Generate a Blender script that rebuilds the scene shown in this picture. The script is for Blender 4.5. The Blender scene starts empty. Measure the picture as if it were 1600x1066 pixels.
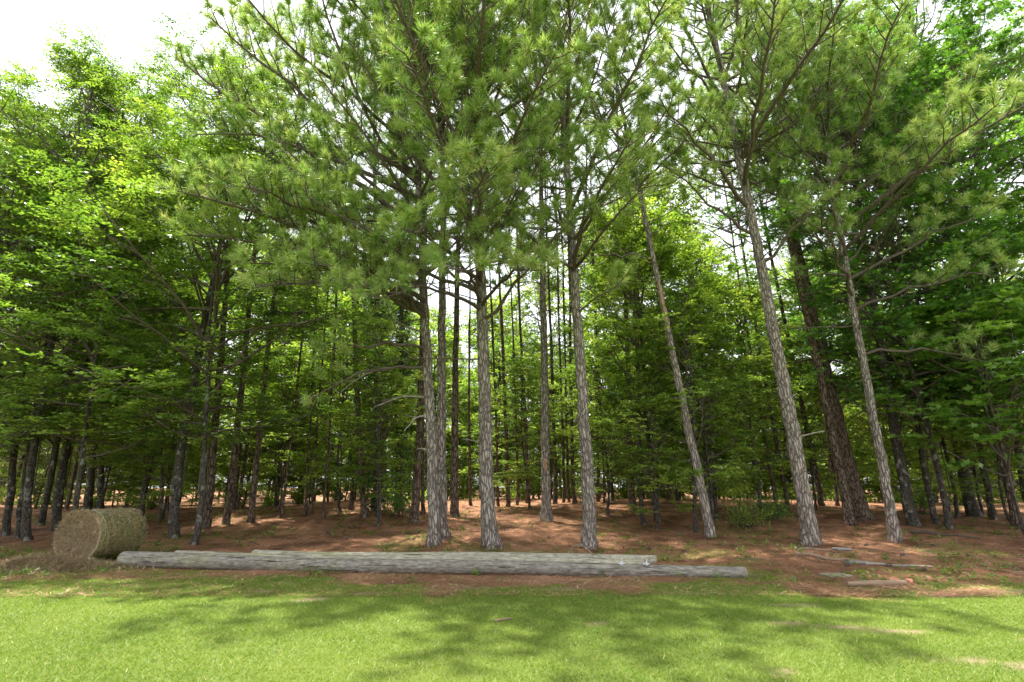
import bpy, math, random
import numpy as np
from mathutils import Vector, Matrix

R = math.radians
random.seed(11)
scene = bpy.context.scene
COL = scene.collection

# ------------------------------------------------------------------ camera
cam_d = bpy.data.cameras.new('camera')
cam_d.sensor_width = 36.0
cam_d.lens = 36.0 * 820 / 1600
cam_d.clip_start = 0.1
cam_d.clip_end = 1500
cam = bpy.data.objects.new('camera', cam_d)
COL.objects.link(cam)
cam.location = (0, 0, 1.6)
cam.rotation_euler = (R(90 + 15.5), 0, 0)
scene.camera = cam

# ------------------------------------------------------------------ sky, sun, exposure
SUN_EL, SUN_AZ = R(76), math.atan2(-0.72, 0.69)      # high on the left, slightly behind the wood
world = bpy.data.worlds.new('World')
scene.world = world
world.use_nodes = True
wn, wl = world.node_tree.nodes, world.node_tree.links
wn.clear()
w_out = wn.new('ShaderNodeOutputWorld')
w_bg = wn.new('ShaderNodeBackground')
w_sky = wn.new('ShaderNodeTexSky')
w_sky.sky_type = 'NISHITA'
w_sky.sun_disc = False
w_sky.sun_elevation = SUN_EL
w_sky.sun_rotation = SUN_AZ
w_mix = wn.new('ShaderNodeMixRGB')                   # thin white overcast veil over the blue sky
w_mix.inputs[0].default_value = 0.85
w_mix.inputs[2].default_value = (6.6, 6.7, 6.85, 1)
wl.new(w_sky.outputs[0], w_mix.inputs[1])
wl.new(w_mix.outputs[0], w_bg.inputs[0])
w_bg.inputs[1].default_value = 0.12
wl.new(w_bg.outputs[0], w_out.inputs[0])

sun_d = bpy.data.lights.new('sun', 'SUN')
sun_d.energy = 5.0
sun_d.angle = R(1.2)
sun_d.color = (1.0, 0.95, 0.86)
sun = bpy.data.objects.new('sun', sun_d)
COL.objects.link(sun)
to_sun = Vector((math.cos(SUN_EL) * math.sin(SUN_AZ), math.cos(SUN_EL) * math.cos(SUN_AZ), math.sin(SUN_EL)))
sun.rotation_euler = to_sun.to_track_quat('Z', 'Y').to_euler()
sun.location = (0, 0, 40)

scene.view_settings.view_transform = 'Standard'
scene.view_settings.look = 'None'
scene.view_settings.gamma = 1.0
scene.view_settings.use_curve_mapping = False
scene.view_settings.exposure = 1.5
scene.cycles.max_bounces = 4
scene.cycles.diffuse_bounces = 3
scene.cycles.glossy_bounces = 1
scene.cycles.adaptive_threshold = 0.02
scene.cycles.transmission_bounces = 4
scene.cycles.transparent_max_bounces = 4
scene.cycles.sample_clamp_indirect = 6.0

# ------------------------------------------------------------------ helpers
_tab = np.random.default_rng(3).random((256, 256))


def vnoise(x, y, s, o=0):
    x = np.asarray(x, float) / s + 17.3 + o * 5.7
    y = np.asarray(y, float) / s + 41.9 + o * 3.1
    xi, yi = np.floor(x).astype(int), np.floor(y).astype(int)
    fx, fy = x - xi, y - yi
    fx, fy = fx * fx * (3 - 2 * fx), fy * fy * (3 - 2 * fy)
    a, b = _tab[xi & 255, yi & 255], _tab[(xi + 1) & 255, yi & 255]
    c, d = _tab[xi & 255, (yi + 1) & 255], _tab[(xi + 1) & 255, (yi + 1) & 255]
    return (a * (1 - fx) + b * fx) * (1 - fy) + (c * (1 - fx) + d * fx) * fy


def fbm(x, y, s, o=0):
    return 0.5 * vnoise(x, y, s, o) + 0.28 * vnoise(x, y, s * .47, o + 1) + 0.22 * vnoise(x, y, s * .21, o + 2)


def sstep(a, b, v):
    t = np.clip((np.asarray(v, float) - a) / (b - a), 0, 1)
    return t * t * (3 - 2 * t)


def gheight(x, y):
    x, y = np.asarray(x, float), np.asarray(y, float)
    top = 0.95 - 0.5 * (1 - sstep(-15, -6, x)) - 0.2 * sstep(10, 22, x)
    h = top * sstep(10.5, 26, y) - (0.25 + 1.0 * sstep(-13, -5, x)) * sstep(28, 44, y)
    amp = sstep(10.2, 13, y)
    h = h + amp * (0.20 * (fbm(x, y, 2.6, 4) - .5) + .05 * (fbm(x, y, .7, 5) - .5) + .06 * (vnoise(x, y, .33, 7) - .5)) + 0.03 * (vnoise(x, y, 2.4, 9) - .5)
    return h


def gz(x, y):
    return float(gheight(x, y))


def mesh(name, V, F, mat=None, tint=None, smooth=False, tint2=None):
    """V (n,3); F an (m,k) int array or a list of such arrays"""
    V = np.ascontiguousarray(V, dtype=np.float32)
    Fs = F if isinstance(F, list) else [F]
    Fs = [np.asarray(f, dtype=np.int32) for f in Fs if len(f)]
    me = bpy.data.meshes.new(name)
    me.vertices.add(len(V))
    me.vertices.foreach_set('co', V.ravel())
    nl = sum(f.size for f in Fs)
    npoly = sum(len(f) for f in Fs)
    me.loops.add(nl)
    me.polygons.add(npoly)
    me.loops.foreach_set('vertex_index', np.concatenate([f.ravel() for f in Fs]))
    tot = np.concatenate([np.full(len(f), f.shape[1], np.int32) for f in Fs])
    start = np.concatenate([[0], np.cumsum(tot)[:-1]]).astype(np.int32)
    me.polygons.foreach_set('loop_start', start)
    if smooth:
        me.polygons.foreach_set('use_smooth', np.ones(npoly, bool))
    for nm, t in (('tint', tint), ('bare', tint2)):
        if t is not None:
            at = me.attributes.new(nm, 'FLOAT', 'POINT')
            at.data.foreach_set('value', np.ascontiguousarray(t, dtype=np.float32))
    me.update(calc_edges=True)
    me.validate()
    if mat:
        me.materials.append(mat)
    return me


def link(name, me, parent=None, loc=None, rot=None, scale=None):
    o = bpy.data.objects.new(name, me)
    COL.objects.link(o)
    if parent:
        o.parent = parent
    if loc is not None:
        o.location = loc
    if rot is not None:
        o.rotation_euler = rot
    if scale is not None:
        o.scale = scale
    return o


def tag(o, label=None, cat=None, group=None, kind=None):
    if label:
        o['label'] = label
    if cat:
        o['category'] = cat
    if group:
        o['group'] = group
    if kind:
        o['kind'] = kind
    return o


class Geo:
    def __init__(s):
        s.V, s.Q, s.T, s.A, s.n = [], [], [], [], 0

    def add(s, V, Q=None, T=None, a=None):
        V = np.asarray(V, float)
        if Q is not None and len(Q):
            s.Q.append(np.asarray(Q) + s.n)
        if T is not None and len(T):
            s.T.append(np.asarray(T) + s.n)
        s.V.append(V)
        s.A.append(np.zeros(len(V)) if a is None else np.broadcast_to(a, (len(V),)))
        s.n += len(V)

    def tube(s, P, rad, k=6, cap=False, a=None):
        P = np.asarray(P, float)
        n = len(P)
        rad = np.broadcast_to(rad, (n,))
        d = np.gradient(P, axis=0)
        d /= np.linalg.norm(d, axis=1)[:, None] + 1e-9
        ref = np.array([0.31, 0.17, 0.93]) if abs(d[0, 2]) < .8 else np.array([0.93, 0.31, 0.05])
        u = np.cross(d, ref)
        u /= np.linalg.norm(u, axis=1)[:, None] + 1e-9
        w = np.cross(d, u)
        th = np.linspace(0, 2 * math.pi, k, endpoint=False)
        V = P[:, None, :] + rad[:, None, None] * (np.cos(th)[None, :, None] * u[:, None, :] + np.sin(th)[None, :, None] * w[:, None, :])
        i = np.arange(n - 1)[:, None] * k
        j = np.arange(k)[None, :]
        Q = np.stack([i + j, i + (j + 1) % k, i + k + (j + 1) % k, i + k + j], -1).reshape(-1, 4)
        s.add(V.reshape(-1, 3), Q, a=a)
        if cap:
            for e, c in ((0, P[0]), (n - 1, P[-1])):
                b = e * k
                ring = V[e]
                VV = np.vstack([ring, c[None]])
                T = [(x, (x + 1) % k, k) if e else ((x + 1) % k, x, k) for x in range(k)]
                s.add(VV, T=T, a=a)

    def build(s, name, mat, smooth=False, with_tint=False):
        V = np.vstack(s.V)
        F = []
        if s.Q:
            F.append(np.vstack(s.Q))
        if s.T:
            F.append(np.vstack(s.T))
        return mesh(name, V, F, mat, np.concatenate(s.A) if with_tint else None, smooth)


def nrm(a):
    return a / (np.linalg.norm(a, axis=-1, keepdims=True) + 1e-9)


# ------------------------------------------------------------------ materials
def newmat(name):
    m = bpy.data.materials.new(name)
    m.use_nodes = True
    nt = m.node_tree
    nt.nodes.clear()
    return m, nt.nodes, nt.links


def ramp(N, stops):
    r = N.new('ShaderNodeValToRGB')
    e = r.color_ramp.elements
    while len(e) > 2:
        e.remove(e[-1])
    for i, (p, c) in enumerate(stops):
        el = e[i] if i < 2 else e.new(p)
        el.position = p
        el.color = (*c, 1)
    return r


def noise(N, L, vec, scale, detail=4, rough=.55):
    n = N.new('ShaderNodeTexNoise')
    n.inputs['Scale'].default_value = scale
    n.inputs['Detail'].default_value = detail
    n.inputs['Roughness'].default_value = rough
    if vec is not None:
        L.new(vec, n.inputs['Vector'])
    return n


def mapped(N, L, scale=(1, 1, 1), src='Object'):
    tc = N.new('ShaderNodeTexCoord')
    mp = N.new('ShaderNodeMapping')
    mp.inputs['Scale'].default_value = scale
    L.new(tc.outputs[src], mp.inputs['Vector'])
    return mp.outputs[0]


def leaf_mat(name, stops, trans=.4, rough=.42, tcol=(1.25, 1.35, .55), spec=.5):
    m, N, L = newmat(name)
    out = N.new('ShaderNodeOutputMaterial')
    at = N.new('ShaderNodeAttribute')
    at.attribute_name = 'tint'
    rp = ramp(N, stops)
    L.new(at.outputs['Fac'], rp.inputs[0])
    p = N.new('ShaderNodeBsdfPrincipled')
    p.inputs['Roughness'].default_value = rough
    p.inputs['Specular IOR Level'].default_value = spec
    L.new(rp.outputs[0], p.inputs['Base Color'])
    mul = N.new('ShaderNodeMixRGB')
    mul.blend_type = 'MULTIPLY'
    mul.inputs[0].default_value = 1
    mul.inputs[2].default_value = (*tcol, 1)
    L.new(rp.outputs[0], mul.inputs[1])
    t = N.new('ShaderNodeBsdfTranslucent')
    L.new(mul.outputs[0], t.inputs['Color'])
    mx = N.new('ShaderNodeMixShader')
    mx.inputs[0].default_value = trans
    L.new(p.outputs[0], mx.inputs[1])
    L.new(t.outputs[0], mx.inputs[2])
    L.new(mx.outputs[0], out.inputs[0])
    return m


def bark_mat(name, plate, plate2, fissure, vs=14, zs=.28, fw=.14, lichen=0.0, bump=.9):
    m, N, L = newmat(name)
    out = N.new('ShaderNodeOutputMaterial')
    p = N.new('ShaderNodeBsdfPrincipled')
    p.inputs['Roughness'].default_value = .9
    p.inputs['Specular IOR Level'].default_value = .15
    vec = mapped(N, L, (1, 1, zs))
    oi = N.new('ShaderNodeObjectInfo')
    om = N.new('ShaderNodeVectorMath')
    om.operation = 'MULTIPLY_ADD'
    om.inputs[1].default_value = (31, 17, 23)
    L.new(oi.outputs['Random'], om.inputs[0])
    L.new(vec, om.inputs[2])
    vec = om.outputs[0]
    wob = noise(N, L, vec, 9, 3)
    ad = N.new('ShaderNodeMixRGB')
    ad.blend_type = 'LINEAR_LIGHT'
    ad.inputs[0].default_value = .06
    L.new(vec, ad.inputs[1])
    L.new(wob.outputs['Color'], ad.inputs[2])
    vo = N.new('ShaderNodeTexVoronoi')
    vo.feature = 'DISTANCE_TO_EDGE'
    vo.inputs['Scale'].default_value = vs
    L.new(ad.outputs[0], vo.inputs['Vector'])
    cr = ramp(N, [(0.0, (0, 0, 0)), (fw, (1, 1, 1))])
    L.new(vo.outputs['Distance'], cr.inputs[0])
    n2 = noise(N, L, mapped(N, L, (1, 1, .6)), 26, 5, .65)
    pc = ramp(N, [(.35, plate), (.68, plate2)])
    L.new(n2.outputs['Fac'], pc.inputs[0])
    mx = N.new('ShaderNodeMixRGB')
    mx.inputs[1].default_value = (*fissure, 1)
    L.new(cr.outputs[0], mx.inputs[0])
    L.new(pc.outputs[0], mx.inputs[2])
    last = mx.outputs[0]
    if lichen:
        n3 = noise(N, L, mapped(N, L, (1, 1, .8)), 5, 4, .6)
        lr = ramp(N, [(.55, (0, 0, 0)), (.64, (1, 1, 1))])
        L.new(n3.outputs['Fac'], lr.inputs[0])
        sc = N.new('ShaderNodeMath')
        sc.operation = 'MULTIPLY'
        sc.inputs[1].default_value = lichen
        L.new(lr.outputs[0], sc.inputs[0])
        m3 = N.new('ShaderNodeMixRGB')
        m3.inputs[2].default_value = (.46, .47, .42, 1)
        L.new(sc.outputs[0], m3.inputs[0])
        L.new(last, m3.inputs[1])
        last = m3.outputs[0]
    L.new(last, p.inputs['Base Color'])
    sm = N.new('ShaderNodeMath')
    sm.operation = 'MULTIPLY_ADD'
    sm.inputs[1].default_value = .35
    L.new(n2.outputs['Fac'], sm.inputs[0])
    L.new(cr.outputs[0], sm.inputs[2])
    b = N.new('ShaderNodeBump')
    b.inputs['Strength'].default_value = bump
    b.inputs['Distance'].default_value = .03
    L.new(sm.outputs[0], b.inputs['Height'])
    L.new(b.outputs[0], p.inputs['Normal'])
    L.new(p.outputs[0], out.inputs[0])
    return m


def simple_mat(name, stops, scale=8, stretch=(1, 1, 1), rough=.85, bump=.4, bd=.01, detail=5):
    m, N, L = newmat(name)
    out = N.new('ShaderNodeOutputMaterial')
    p = N.new('ShaderNodeBsdfPrincipled')
    p.inputs['Roughness'].default_value = rough
    p.inputs['Specular IOR Level'].default_value = .25
    n = noise(N, L, mapped(N, L, stretch), scale, detail, .62)
    r = ramp(N, stops)
    L.new(n.outputs['Fac'], r.inputs[0])
    L.new(r.outputs[0], p.inputs['Base Color'])
    b = N.new('ShaderNodeBump')
    b.inputs['Strength'].default_value = bump
    b.inputs['Distance'].default_value = bd
    L.new(n.outputs['Fac'], b.inputs['Height'])
    L.new(b.outputs[0], p.inputs['Normal'])
    L.new(p.outputs[0], out.inputs[0])
    return m


M = {}
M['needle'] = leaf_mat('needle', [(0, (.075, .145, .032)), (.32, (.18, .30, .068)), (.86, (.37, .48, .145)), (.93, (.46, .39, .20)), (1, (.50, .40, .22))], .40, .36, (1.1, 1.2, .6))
M['needle_far'] = leaf_mat('needle_far', [(0, (.075, .130, .032)), (.6, (.16, .245, .06)), (1, (.30, .31, .12))], .42, .45)
M['oak_leaf'] = leaf_mat('oak_leaf', [(0, (.065, .130, .026)), (.45, (.155, .255, .046)), (.8, (.27, .37, .075)), (1, (.42, .47, .11))], .48, .28)
M['gum_leaf'] = leaf_mat('gum_leaf', [(0, (.055, .140, .028)), (.5, (.125, .260, .05)), (1, (.25, .39, .08))], .46, .4)
M['gum_leaf_lit'] = leaf_mat('gum_leaf_lit', [(0, (.085, .19, .034)), (.5, (.16, .30, .055)), (1, (.29, .42, .085))], .5, .38)  # lighter copy of the gum leaf, sky light through the leaves put into its colour
M['maple_leaf'] = leaf_mat('maple_leaf', [(0, (.10, .185, .038)), (.45, (.22, .33, .06)), (1, (.41, .48, .11))], .54, .36)
M['far_leaf'] = leaf_mat('far_leaf', [(0, (.095, .165, .034)), (.5, (.20, .290, .052)), (1, (.40, .44, .09))], .52, .42)
M['ivy_leaf'] = leaf_mat('ivy_leaf', [(0, (.024, .062, .014)), (.6, (.045, .105, .022)), (1, (.09, .16, .032))], .3, .35)
M['grass'] = leaf_mat('grass', [(0, (.085, .155, .020)), (.45, (.155, .240, .030)), (.78, (.25, .325, .055)), (.9, (.42, .40, .16)), (1, (.48, .42, .22))], .42, .5, (1.1, 1.15, .6), .3)
M['straw_needles'] = leaf_mat('straw_needles', [(0, (.08, .036, .020)), (.5, (.30, .155, .085)), (.85, (.54, .34, .21)), (1, (.72, .56, .42))], .12, .6, (1.1, 1, .8), .3)
M['hay_strands'] = leaf_mat('hay_strands', [(0, (.16, .105, .06)), (.5, (.40, .30, .18)), (1, (.62, .51, .32))], .15, .6, (1.1, 1, .8), .3)
M['weed'] = leaf_mat('weed', [(0, (.07, .14, .02)), (1, (.20, .29, .05))], .42, .42)
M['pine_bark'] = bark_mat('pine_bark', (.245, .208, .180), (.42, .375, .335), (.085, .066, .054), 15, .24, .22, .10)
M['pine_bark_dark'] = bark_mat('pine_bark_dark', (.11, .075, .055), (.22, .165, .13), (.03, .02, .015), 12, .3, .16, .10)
M['oak_bark'] = bark_mat('oak_bark', (.052, .043, .036), (.125, .108, .092), (.02, .016, .013), 20, .35, .12, .4, .6)
M['branch_bark'] = simple_mat('branch_bark', [(.3, (.055, .042, .034)), (.7, (.15, .12, .10))], 14)
M['dead_wood'] = simple_mat('dead_wood', [(.3, (.14, .12, .10)), (.7, (.32, .285, .25))], 14)
M['peeled'] = simple_mat('peeled', [(.3, (.22, .12, .07)), (.7, (.44, .28, .17))], 9, (1, 1, .3))

# ------------------------------------------------------------------ ground
LAWN_EDGE = lambda x: 9.75 + 1.55 * sstep(-3.2, -7.5, x) + .35 * sstep(5, 9, x)


def grass_mask(x, y):
    e = LAWN_EDGE(x)
    n = fbm(x, y, 1.5, 2)
    n2 = fbm(x, y, .6, 12)
    g = sstep(1.0, -.7, (y - e) + (n - .5) * 4.4 + (n2 - .5) * 2.6)
    # thin green patches beyond the edge (behind the bale and along the poles)
    far = .55 * sstep(.52, .68, fbm(x, y, 2.2, 21)) * sstep(20, 12, y) + .35 * sstep(.56, .7, n2) * sstep(13.5, 11, y)
    lft = .75 * sstep(-6.5, -9.5, x) * sstep(.42, .58, fbm(x, y, 1.7, 6)) * sstep(17.5, 12, y)
    return np.clip(np.maximum(g, np.maximum(far, lft)), 0, 1)


BARE = [(-2.95, 8.4, .24, .12, .1), (-4.0, 9.0, .25, .08, 0), (3.3, 6.95, .42, .07, -.35), (4.1, 6.72, .6, .09, -.2), (4.6, 5.5, .75, .12, -.3), (2.35, 5.35, .22, .06, -.8),
        (-.9, 9.35, .5, .12, .1), (.9, 9.25, .6, .12, .05), (7.6, 7.6, .5, .13, .1), (3.9, 8.0, .3, .1, 0), (1.0, 6.9, .18, .06, .4), (-6.4, 9.6, .35, .1, 0), (6.6, 8.7, .35, .08, .1), (-2.2, 8.9, .3, .08, .2), (5.6, 6.3, .3, .07, -.2), (7.9, 9.0, .5, .15, 0)]


def bare_mask(x, y):
    b = np.zeros(np.shape(x))
    wob = (fbm(x, y, .35, 31) - .5) * 1.5
    for cx, cy, a, c, th in BARE:
        u = (x - cx) * math.cos(th) + (y - cy) * math.sin(th)
        v = -(x - cx) * math.sin(th) + (y - cy) * math.cos(th)
        b = np.maximum(b, sstep(1.25, .6, np.sqrt((u / a) ** 2 + (v / c) ** 2) + wob))
    return b


def axis(a, b, step, far):
    c = np.arange(a, b + 1e-6, step)
    g = step * np.cumprod(np.full(26, 1.38))
    g = np.cumsum(g)
    g = g[g < far]
    return np.concatenate([(a - g)[::-1], c, b + g])


gx, gy = axis(-22, 22, .20, 700), axis(0, 30, .17, 700)
GX, GY = np.meshgrid(gx, gy)
X, Y = GX.ravel(), GY.ravel()
Z = gheight(X, Y)
gm, bm_ = grass_mask(X, Y), bare_mask(X, Y)
Z = Z + .012 * gm * fbm(X, Y, .3, 8) + .02 * (1 - gm) * fbm(X, Y, .25, 14)
nxg, nyg = len(gx), len(gy)
i = (np.arange(nyg - 1)[:, None] * nxg + np.arange(nxg - 1)[None, :]).ravel()
gF = np.stack([i, i + 1, i + nxg + 1, i + nxg], -1)

m, N, L = newmat('ground')
out = N.new('ShaderNodeOutputMaterial')
p = N.new('ShaderNodeBsdfPrincipled')
p.inputs['Roughness'].default_value = .95
p.inputs['Specular IOR Level'].default_value = .1
vec = mapped(N, L)
nA, nB, nC = noise(N, L, vec, 1.3, 5, .6), noise(N, L, vec, 34, 6, .75), noise(N, L, mapped(N, L, (1, 2.2, 1)), 90, 4, .8)
s1 = ramp(N, [(.25, (.095, .044, .026)), (.5, (.285, .145, .082)), (.75, (.56, .36, .235))])
mixn = N.new('ShaderNodeMixRGB')
mixn.inputs[0].default_value = .5
L.new(nB.outputs['Fac'], mixn.inputs[1])
L.new(nC.outputs['Fac'], mixn.inputs[2])
L.new(mixn.outputs[0], s1.inputs[0])
s2 = ramp(N, [(.36, (.52, .50, .48)), (.64, (1.4, 1.4, 1.4))])
L.new(nA.outputs['Fac'], s2.inputs[0])
straw = N.new('ShaderNodeMixRGB')
straw.blend_type = 'MULTIPLY'
straw.inputs[0].default_value = 1
L.new(s1.outputs[0], straw.inputs[1])
L.new(s2.outputs[0], straw.inputs[2])
lawn = ramp(N, [(.3, (.075, .11, .02)), (.55, (.135, .175, .033)), (.75, (.25, .23, .08))])
L.new(mixn.outputs[0], lawn.inputs[0])
ga = N.new('ShaderNodeAttribute')
ga.attribute_name = 'tint'
mg = N.new('ShaderNodeMixRGB')
L.new(ga.outputs['Fac'], mg.inputs[0])
L.new(straw.outputs[0], mg.inputs[1])
L.new(lawn.outputs[0], mg.inputs[2])
ba = N.new('ShaderNodeAttribute')
ba.attribute_name = 'bare'
sand = ramp(N, [(.3, (.18, .13, .075)), (.7, (.33, .26, .17))])
L.new(nB.outputs['Fac'], sand.inputs[0])
mb = N.new('ShaderNodeMixRGB')
L.new(ba.outputs['Fac'], mb.inputs[0])
L.new(mg.outputs[0], mb.inputs[1])
L.new(sand.outputs[0], mb.inputs[2])
L.new(mb.outputs[0], p.inputs['Base Color'])
b = N.new('ShaderNodeBump')
b.inputs['Strength'].default_value = .8
b.inputs['Distance'].default_value = .03
L.new(mixn.outputs[0], b.inputs['Height'])
L.new(b.outputs[0], p.inputs['Normal'])
L.new(p.outputs[0], out.inputs[0])
M['ground'] = m
g_ob = link('ground', mesh('ground', np.stack([X, Y, Z], -1), gF, M['ground'], gm, True, bm_))
tag(g_ob, 'pine straw forest floor rising behind a mown lawn', 'ground', kind='structure')


def ground_z_fast(x, y):
    return gheight(x, y) + .012 * fbm(x, y, .3, 8)


# ------------------------------------------------------------------ foliage generators
def needles(rng, O, D, n, Lmin, Lmax, w, spread=(12, 78), tint=None, back=.20):
    """tufts: origin O (m,3), axis D (m,3) -> one triangle per needle"""
    m_ = len(O)
    ref = nrm(rng.normal(size=(m_, 3)))
    u = nrm(np.cross(D, ref))
    v = np.cross(D, u)
    th = np.radians(rng.uniform(spread[0], spread[1], (m_, n)))
    ph = rng.uniform(0, 2 * math.pi, (m_, n))
    d = np.cos(th)[..., None] * D[:, None] + np.sin(th)[..., None] * (np.cos(ph)[..., None] * u[:, None] + np.sin(ph)[..., None] * v[:, None])
    base = O[:, None] - D[:, None] * (rng.uniform(0, back, (m_, n)))[..., None]
    Ln = rng.uniform(Lmin, Lmax, (m_, n))[..., None]
    tip = base + d * Ln
    tip[..., 2] -= .022 * rng.random((m_, n))
    side = nrm(np.cross(d, nrm(rng.normal(size=(m_, n, 3))))) * (w * .5)
    V = np.stack([base - side, base + side, tip], 2).reshape(-1, 3)
    T = np.arange(len(V)).reshape(-1, 3)
    t = (tint[:, None] + rng.normal(0, .12, (m_, n))).clip(0, .9)
    dead = rng.random((m_, n)) < .055  # tan needles: sun glints put into the colour, beside dead ones
    t = np.where(dead, rng.uniform(.9, 1, (m_, n)), t)
    return V, T, np.repeat(t.ravel(), 3)


def leaves(rng, C, D, Nn, length, width, tint, star=False):
    """leaf blades: base C, direction D, normal Nn"""
    S = nrm(np.cross(Nn, D))
    Nn = np.cross(D, S)
    n = len(C)
    ln = length * rng.uniform(.7, 1.2, n)[:, None]
    wd = width * rng.uniform(.75, 1.2, n)[:, None]
    if star:
        pts = [(0, 0)]
        for a, r in ((-125, .62), (-95, .30), (-62, .92), (-32, .36), (0, 1.08), (32, .36), (62, .92), (95, .30), (125, .62)):
            pts.append((r * math.cos(R(a)) * .62 + .34, r * math.sin(R(a)) * .62))
        V = np.stack([C + D * ln * a + S * ln * b_ - Nn * ln * (.18 * (a * a + b_ * b_)) for a, b_ in pts], 1)
        k = len(pts)
        F = np.arange(n * k).reshape(n, k)
        return V.reshape(-1, 3), F, np.repeat(tint, k)
    V = np.stack([C, C + D * ln * .55 + S * wd * .5 + Nn * wd * .12, C + D * ln - Nn * ln * .12, C + D * ln * .55 - S * wd * .5 + Nn * wd * .12], 1)
    F = np.arange(n * 4).reshape(n, 4)
    return V.reshape(-1, 3), F, np.repeat(tint, 4)


def curve(p0, d0, length, up, n, rng, wob=.05):
    """polyline that starts along d0 and bends upwards by 'up'"""
    P = [np.array(p0, float)]
    d = np.array(d0, float)
    for q in range(n - 1):
        d = d + np.array([rng.normal(0, wob), rng.normal(0, wob), up / (n - 1) + rng.normal(0, wob)])
        d /= np.linalg.norm(d)
        P.append(P[-1] + d * length / (n - 1))
    return np.array(P)


def pine_crown(seed, H, z0, Lmax, r0, side_az=None, side=0.0, gap=.5, per=(3, 5), n_needle=24, nl=(.17, .25), nw=.009, boughs=(), dens=1.0, mat='needle', dead=.0, tw=1.0, far=False):
    rng = np.random.default_rng(seed)
    B = Geo()
    O, D, T = [], [], []

    def shoot(P, s):
        f = s * (len(P) - 1)
        q = min(int(f), len(P) - 2)
        d = P[q + 1] - P[q]
        return P[q] + d * (f - q), d / (np.linalg.norm(d) + 1e-9)

    def limb(P, rad, tint, dn=1.0, s0=.30, bare=False):
        Ls = float(np.sum(np.linalg.norm(np.diff(P, axis=0), axis=1)))
        B.tube(P, np.linspace(rad, max(.008, rad * .22), len(P)), 5 if rad > .025 else 4)
        if bare:
            for q in range(int(3 + Ls * 1.5)):
                p_, d_ = shoot(P, rng.uniform(.3, .98))
                dd = nrm(d_ * .6 + rng.normal(0, .7, 3))
                B.tube(curve(p_, dd, rng.uniform(.3, .9), .1, 3, rng, .2), [.010, .007, .004], 3)
            return
        ns = max(3, int(Ls * 2.9 * dn))
        for q in range(ns):
            s = s0 + (1 - s0) * (q + rng.uniform(.1, .9)) / ns
            p_, d_ = shoot(P, s)
            sd = np.cross(d_, [0, 0, 1])
            sd /= np.linalg.norm(sd) + 1e-9
            sg = 1 if q % 2 else -1
            dd = nrm(d_ * rng.uniform(.5, .9) + sd * sg * rng.uniform(.5, 1.0) + np.array([0, 0, rng.uniform(-.05, .55)]))
            sl = (.35 + .42 * Ls * (1 - s) * rng.uniform(.5, 1.0) + .25 * rng.random()) * tw
            sl = min(sl, 1.5)
            S = curve(p_, dd, sl, .55, 4, rng, .08)
            B.tube(S, np.linspace(max(.010, rad * .28), .006, 4), 3)
            nt = max(2, int(sl * 3.6 * dn))
            for r_ in range(nt):
                ss = 1.0 if r_ == 0 else rng.uniform(.25, .95)
                a_, e_ = shoot(S, min(ss, .999))
                if r_ == 0:
                    O.append(S[-1])
                    D.append(nrm(e_ + [0, 0, .25]))
                else:
                    ee = nrm(e_ * .8 + rng.normal(0, .55, 3) + [0, 0, .35])
                    tl = rng.uniform(.12, .32)
                    tip = a_ + ee * tl
                    if not far:
                        B.tube(np.array([a_, tip]), [.007, .005], 3)
                    O.append(tip)
                    D.append(ee)
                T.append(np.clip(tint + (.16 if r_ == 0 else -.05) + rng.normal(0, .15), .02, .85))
                if r_ == 0 and not far:                       # side buds crowding the twig end
                    for _k in range(2):
                        ee = nrm(e_ + rng.normal(0, .6, 3))
                        O.append(S[-1] + ee * rng.uniform(.08, .2) - e_ * .12)
                        D.append(ee)
                        T.append(np.clip(tint + .1 + rng.normal(0, .12), .02, .85))
        O.append(P[-1])
        D.append(nrm(P[-1] - P[-2]))
        T.append(tint)

    B.tube(np.array([[0, 0, z0 * .6], [0, 0, (z0 + H) / 2], [0, 0, H - .9]]), [.02, .02, .015], 4)
    z = z0
    while z < H - .4:
        t = (z - z0) / (H - z0)
        for q in range(rng.integers(*per)):
            az = rng.uniform(0, 2 * math.pi)
            prof = (.62 + .38 * math.sin(math.pi * min(1, t * 1.15 + .12))) * (1 - t ** 2.2) + .10
            ln = Lmax * prof * rng.uniform(.65, 1.12)
            if side_az is not None:
                ln *= 1 + side * math.cos(az - side_az)
            if t < .25 and rng.random() > .35 + 2.6 * t:
                continue
            el = R(rng.uniform(2, 26) + 34 * t)
            d0 = np.array([math.cos(az) * math.cos(el), math.sin(az) * math.cos(el), math.sin(el)])
            zz = z + rng.uniform(-.2, .2)
            P = curve((0, 0, zz), d0, ln, rng.uniform(.05, .55), 9, rng, .12)
            limb(P, (.014 + .0085 * ln) * (1.1 - .5 * t), rng.uniform(.25, .65), dens)
        z += gap * rng.uniform(.7, 1.3)
    limb(curve((0, 0, H - 1.2), (0, 0, 1), 1.2, .1, 4, rng, .03), .03, .5, 1.6, .1)
    for (zb, tgt, bend, dn) in boughs:
        tgt = np.array(tgt, float)
        p0 = np.array([0, 0, zb])
        mid = (p0 + tgt) / 2 + np.array([0, 0, bend])
        tt = np.linspace(0, 1, 9)[:, None]
        P = (1 - tt) ** 2 * p0 + 2 * tt * (1 - tt) * mid + tt ** 2 * tgt
        P[1:-1] += rng.normal(0, .05, (7, 3))
        limb(P, .02 + .010 * np.linalg.norm(tgt - p0), rng.uniform(.5, .72), dn, .34)
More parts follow.
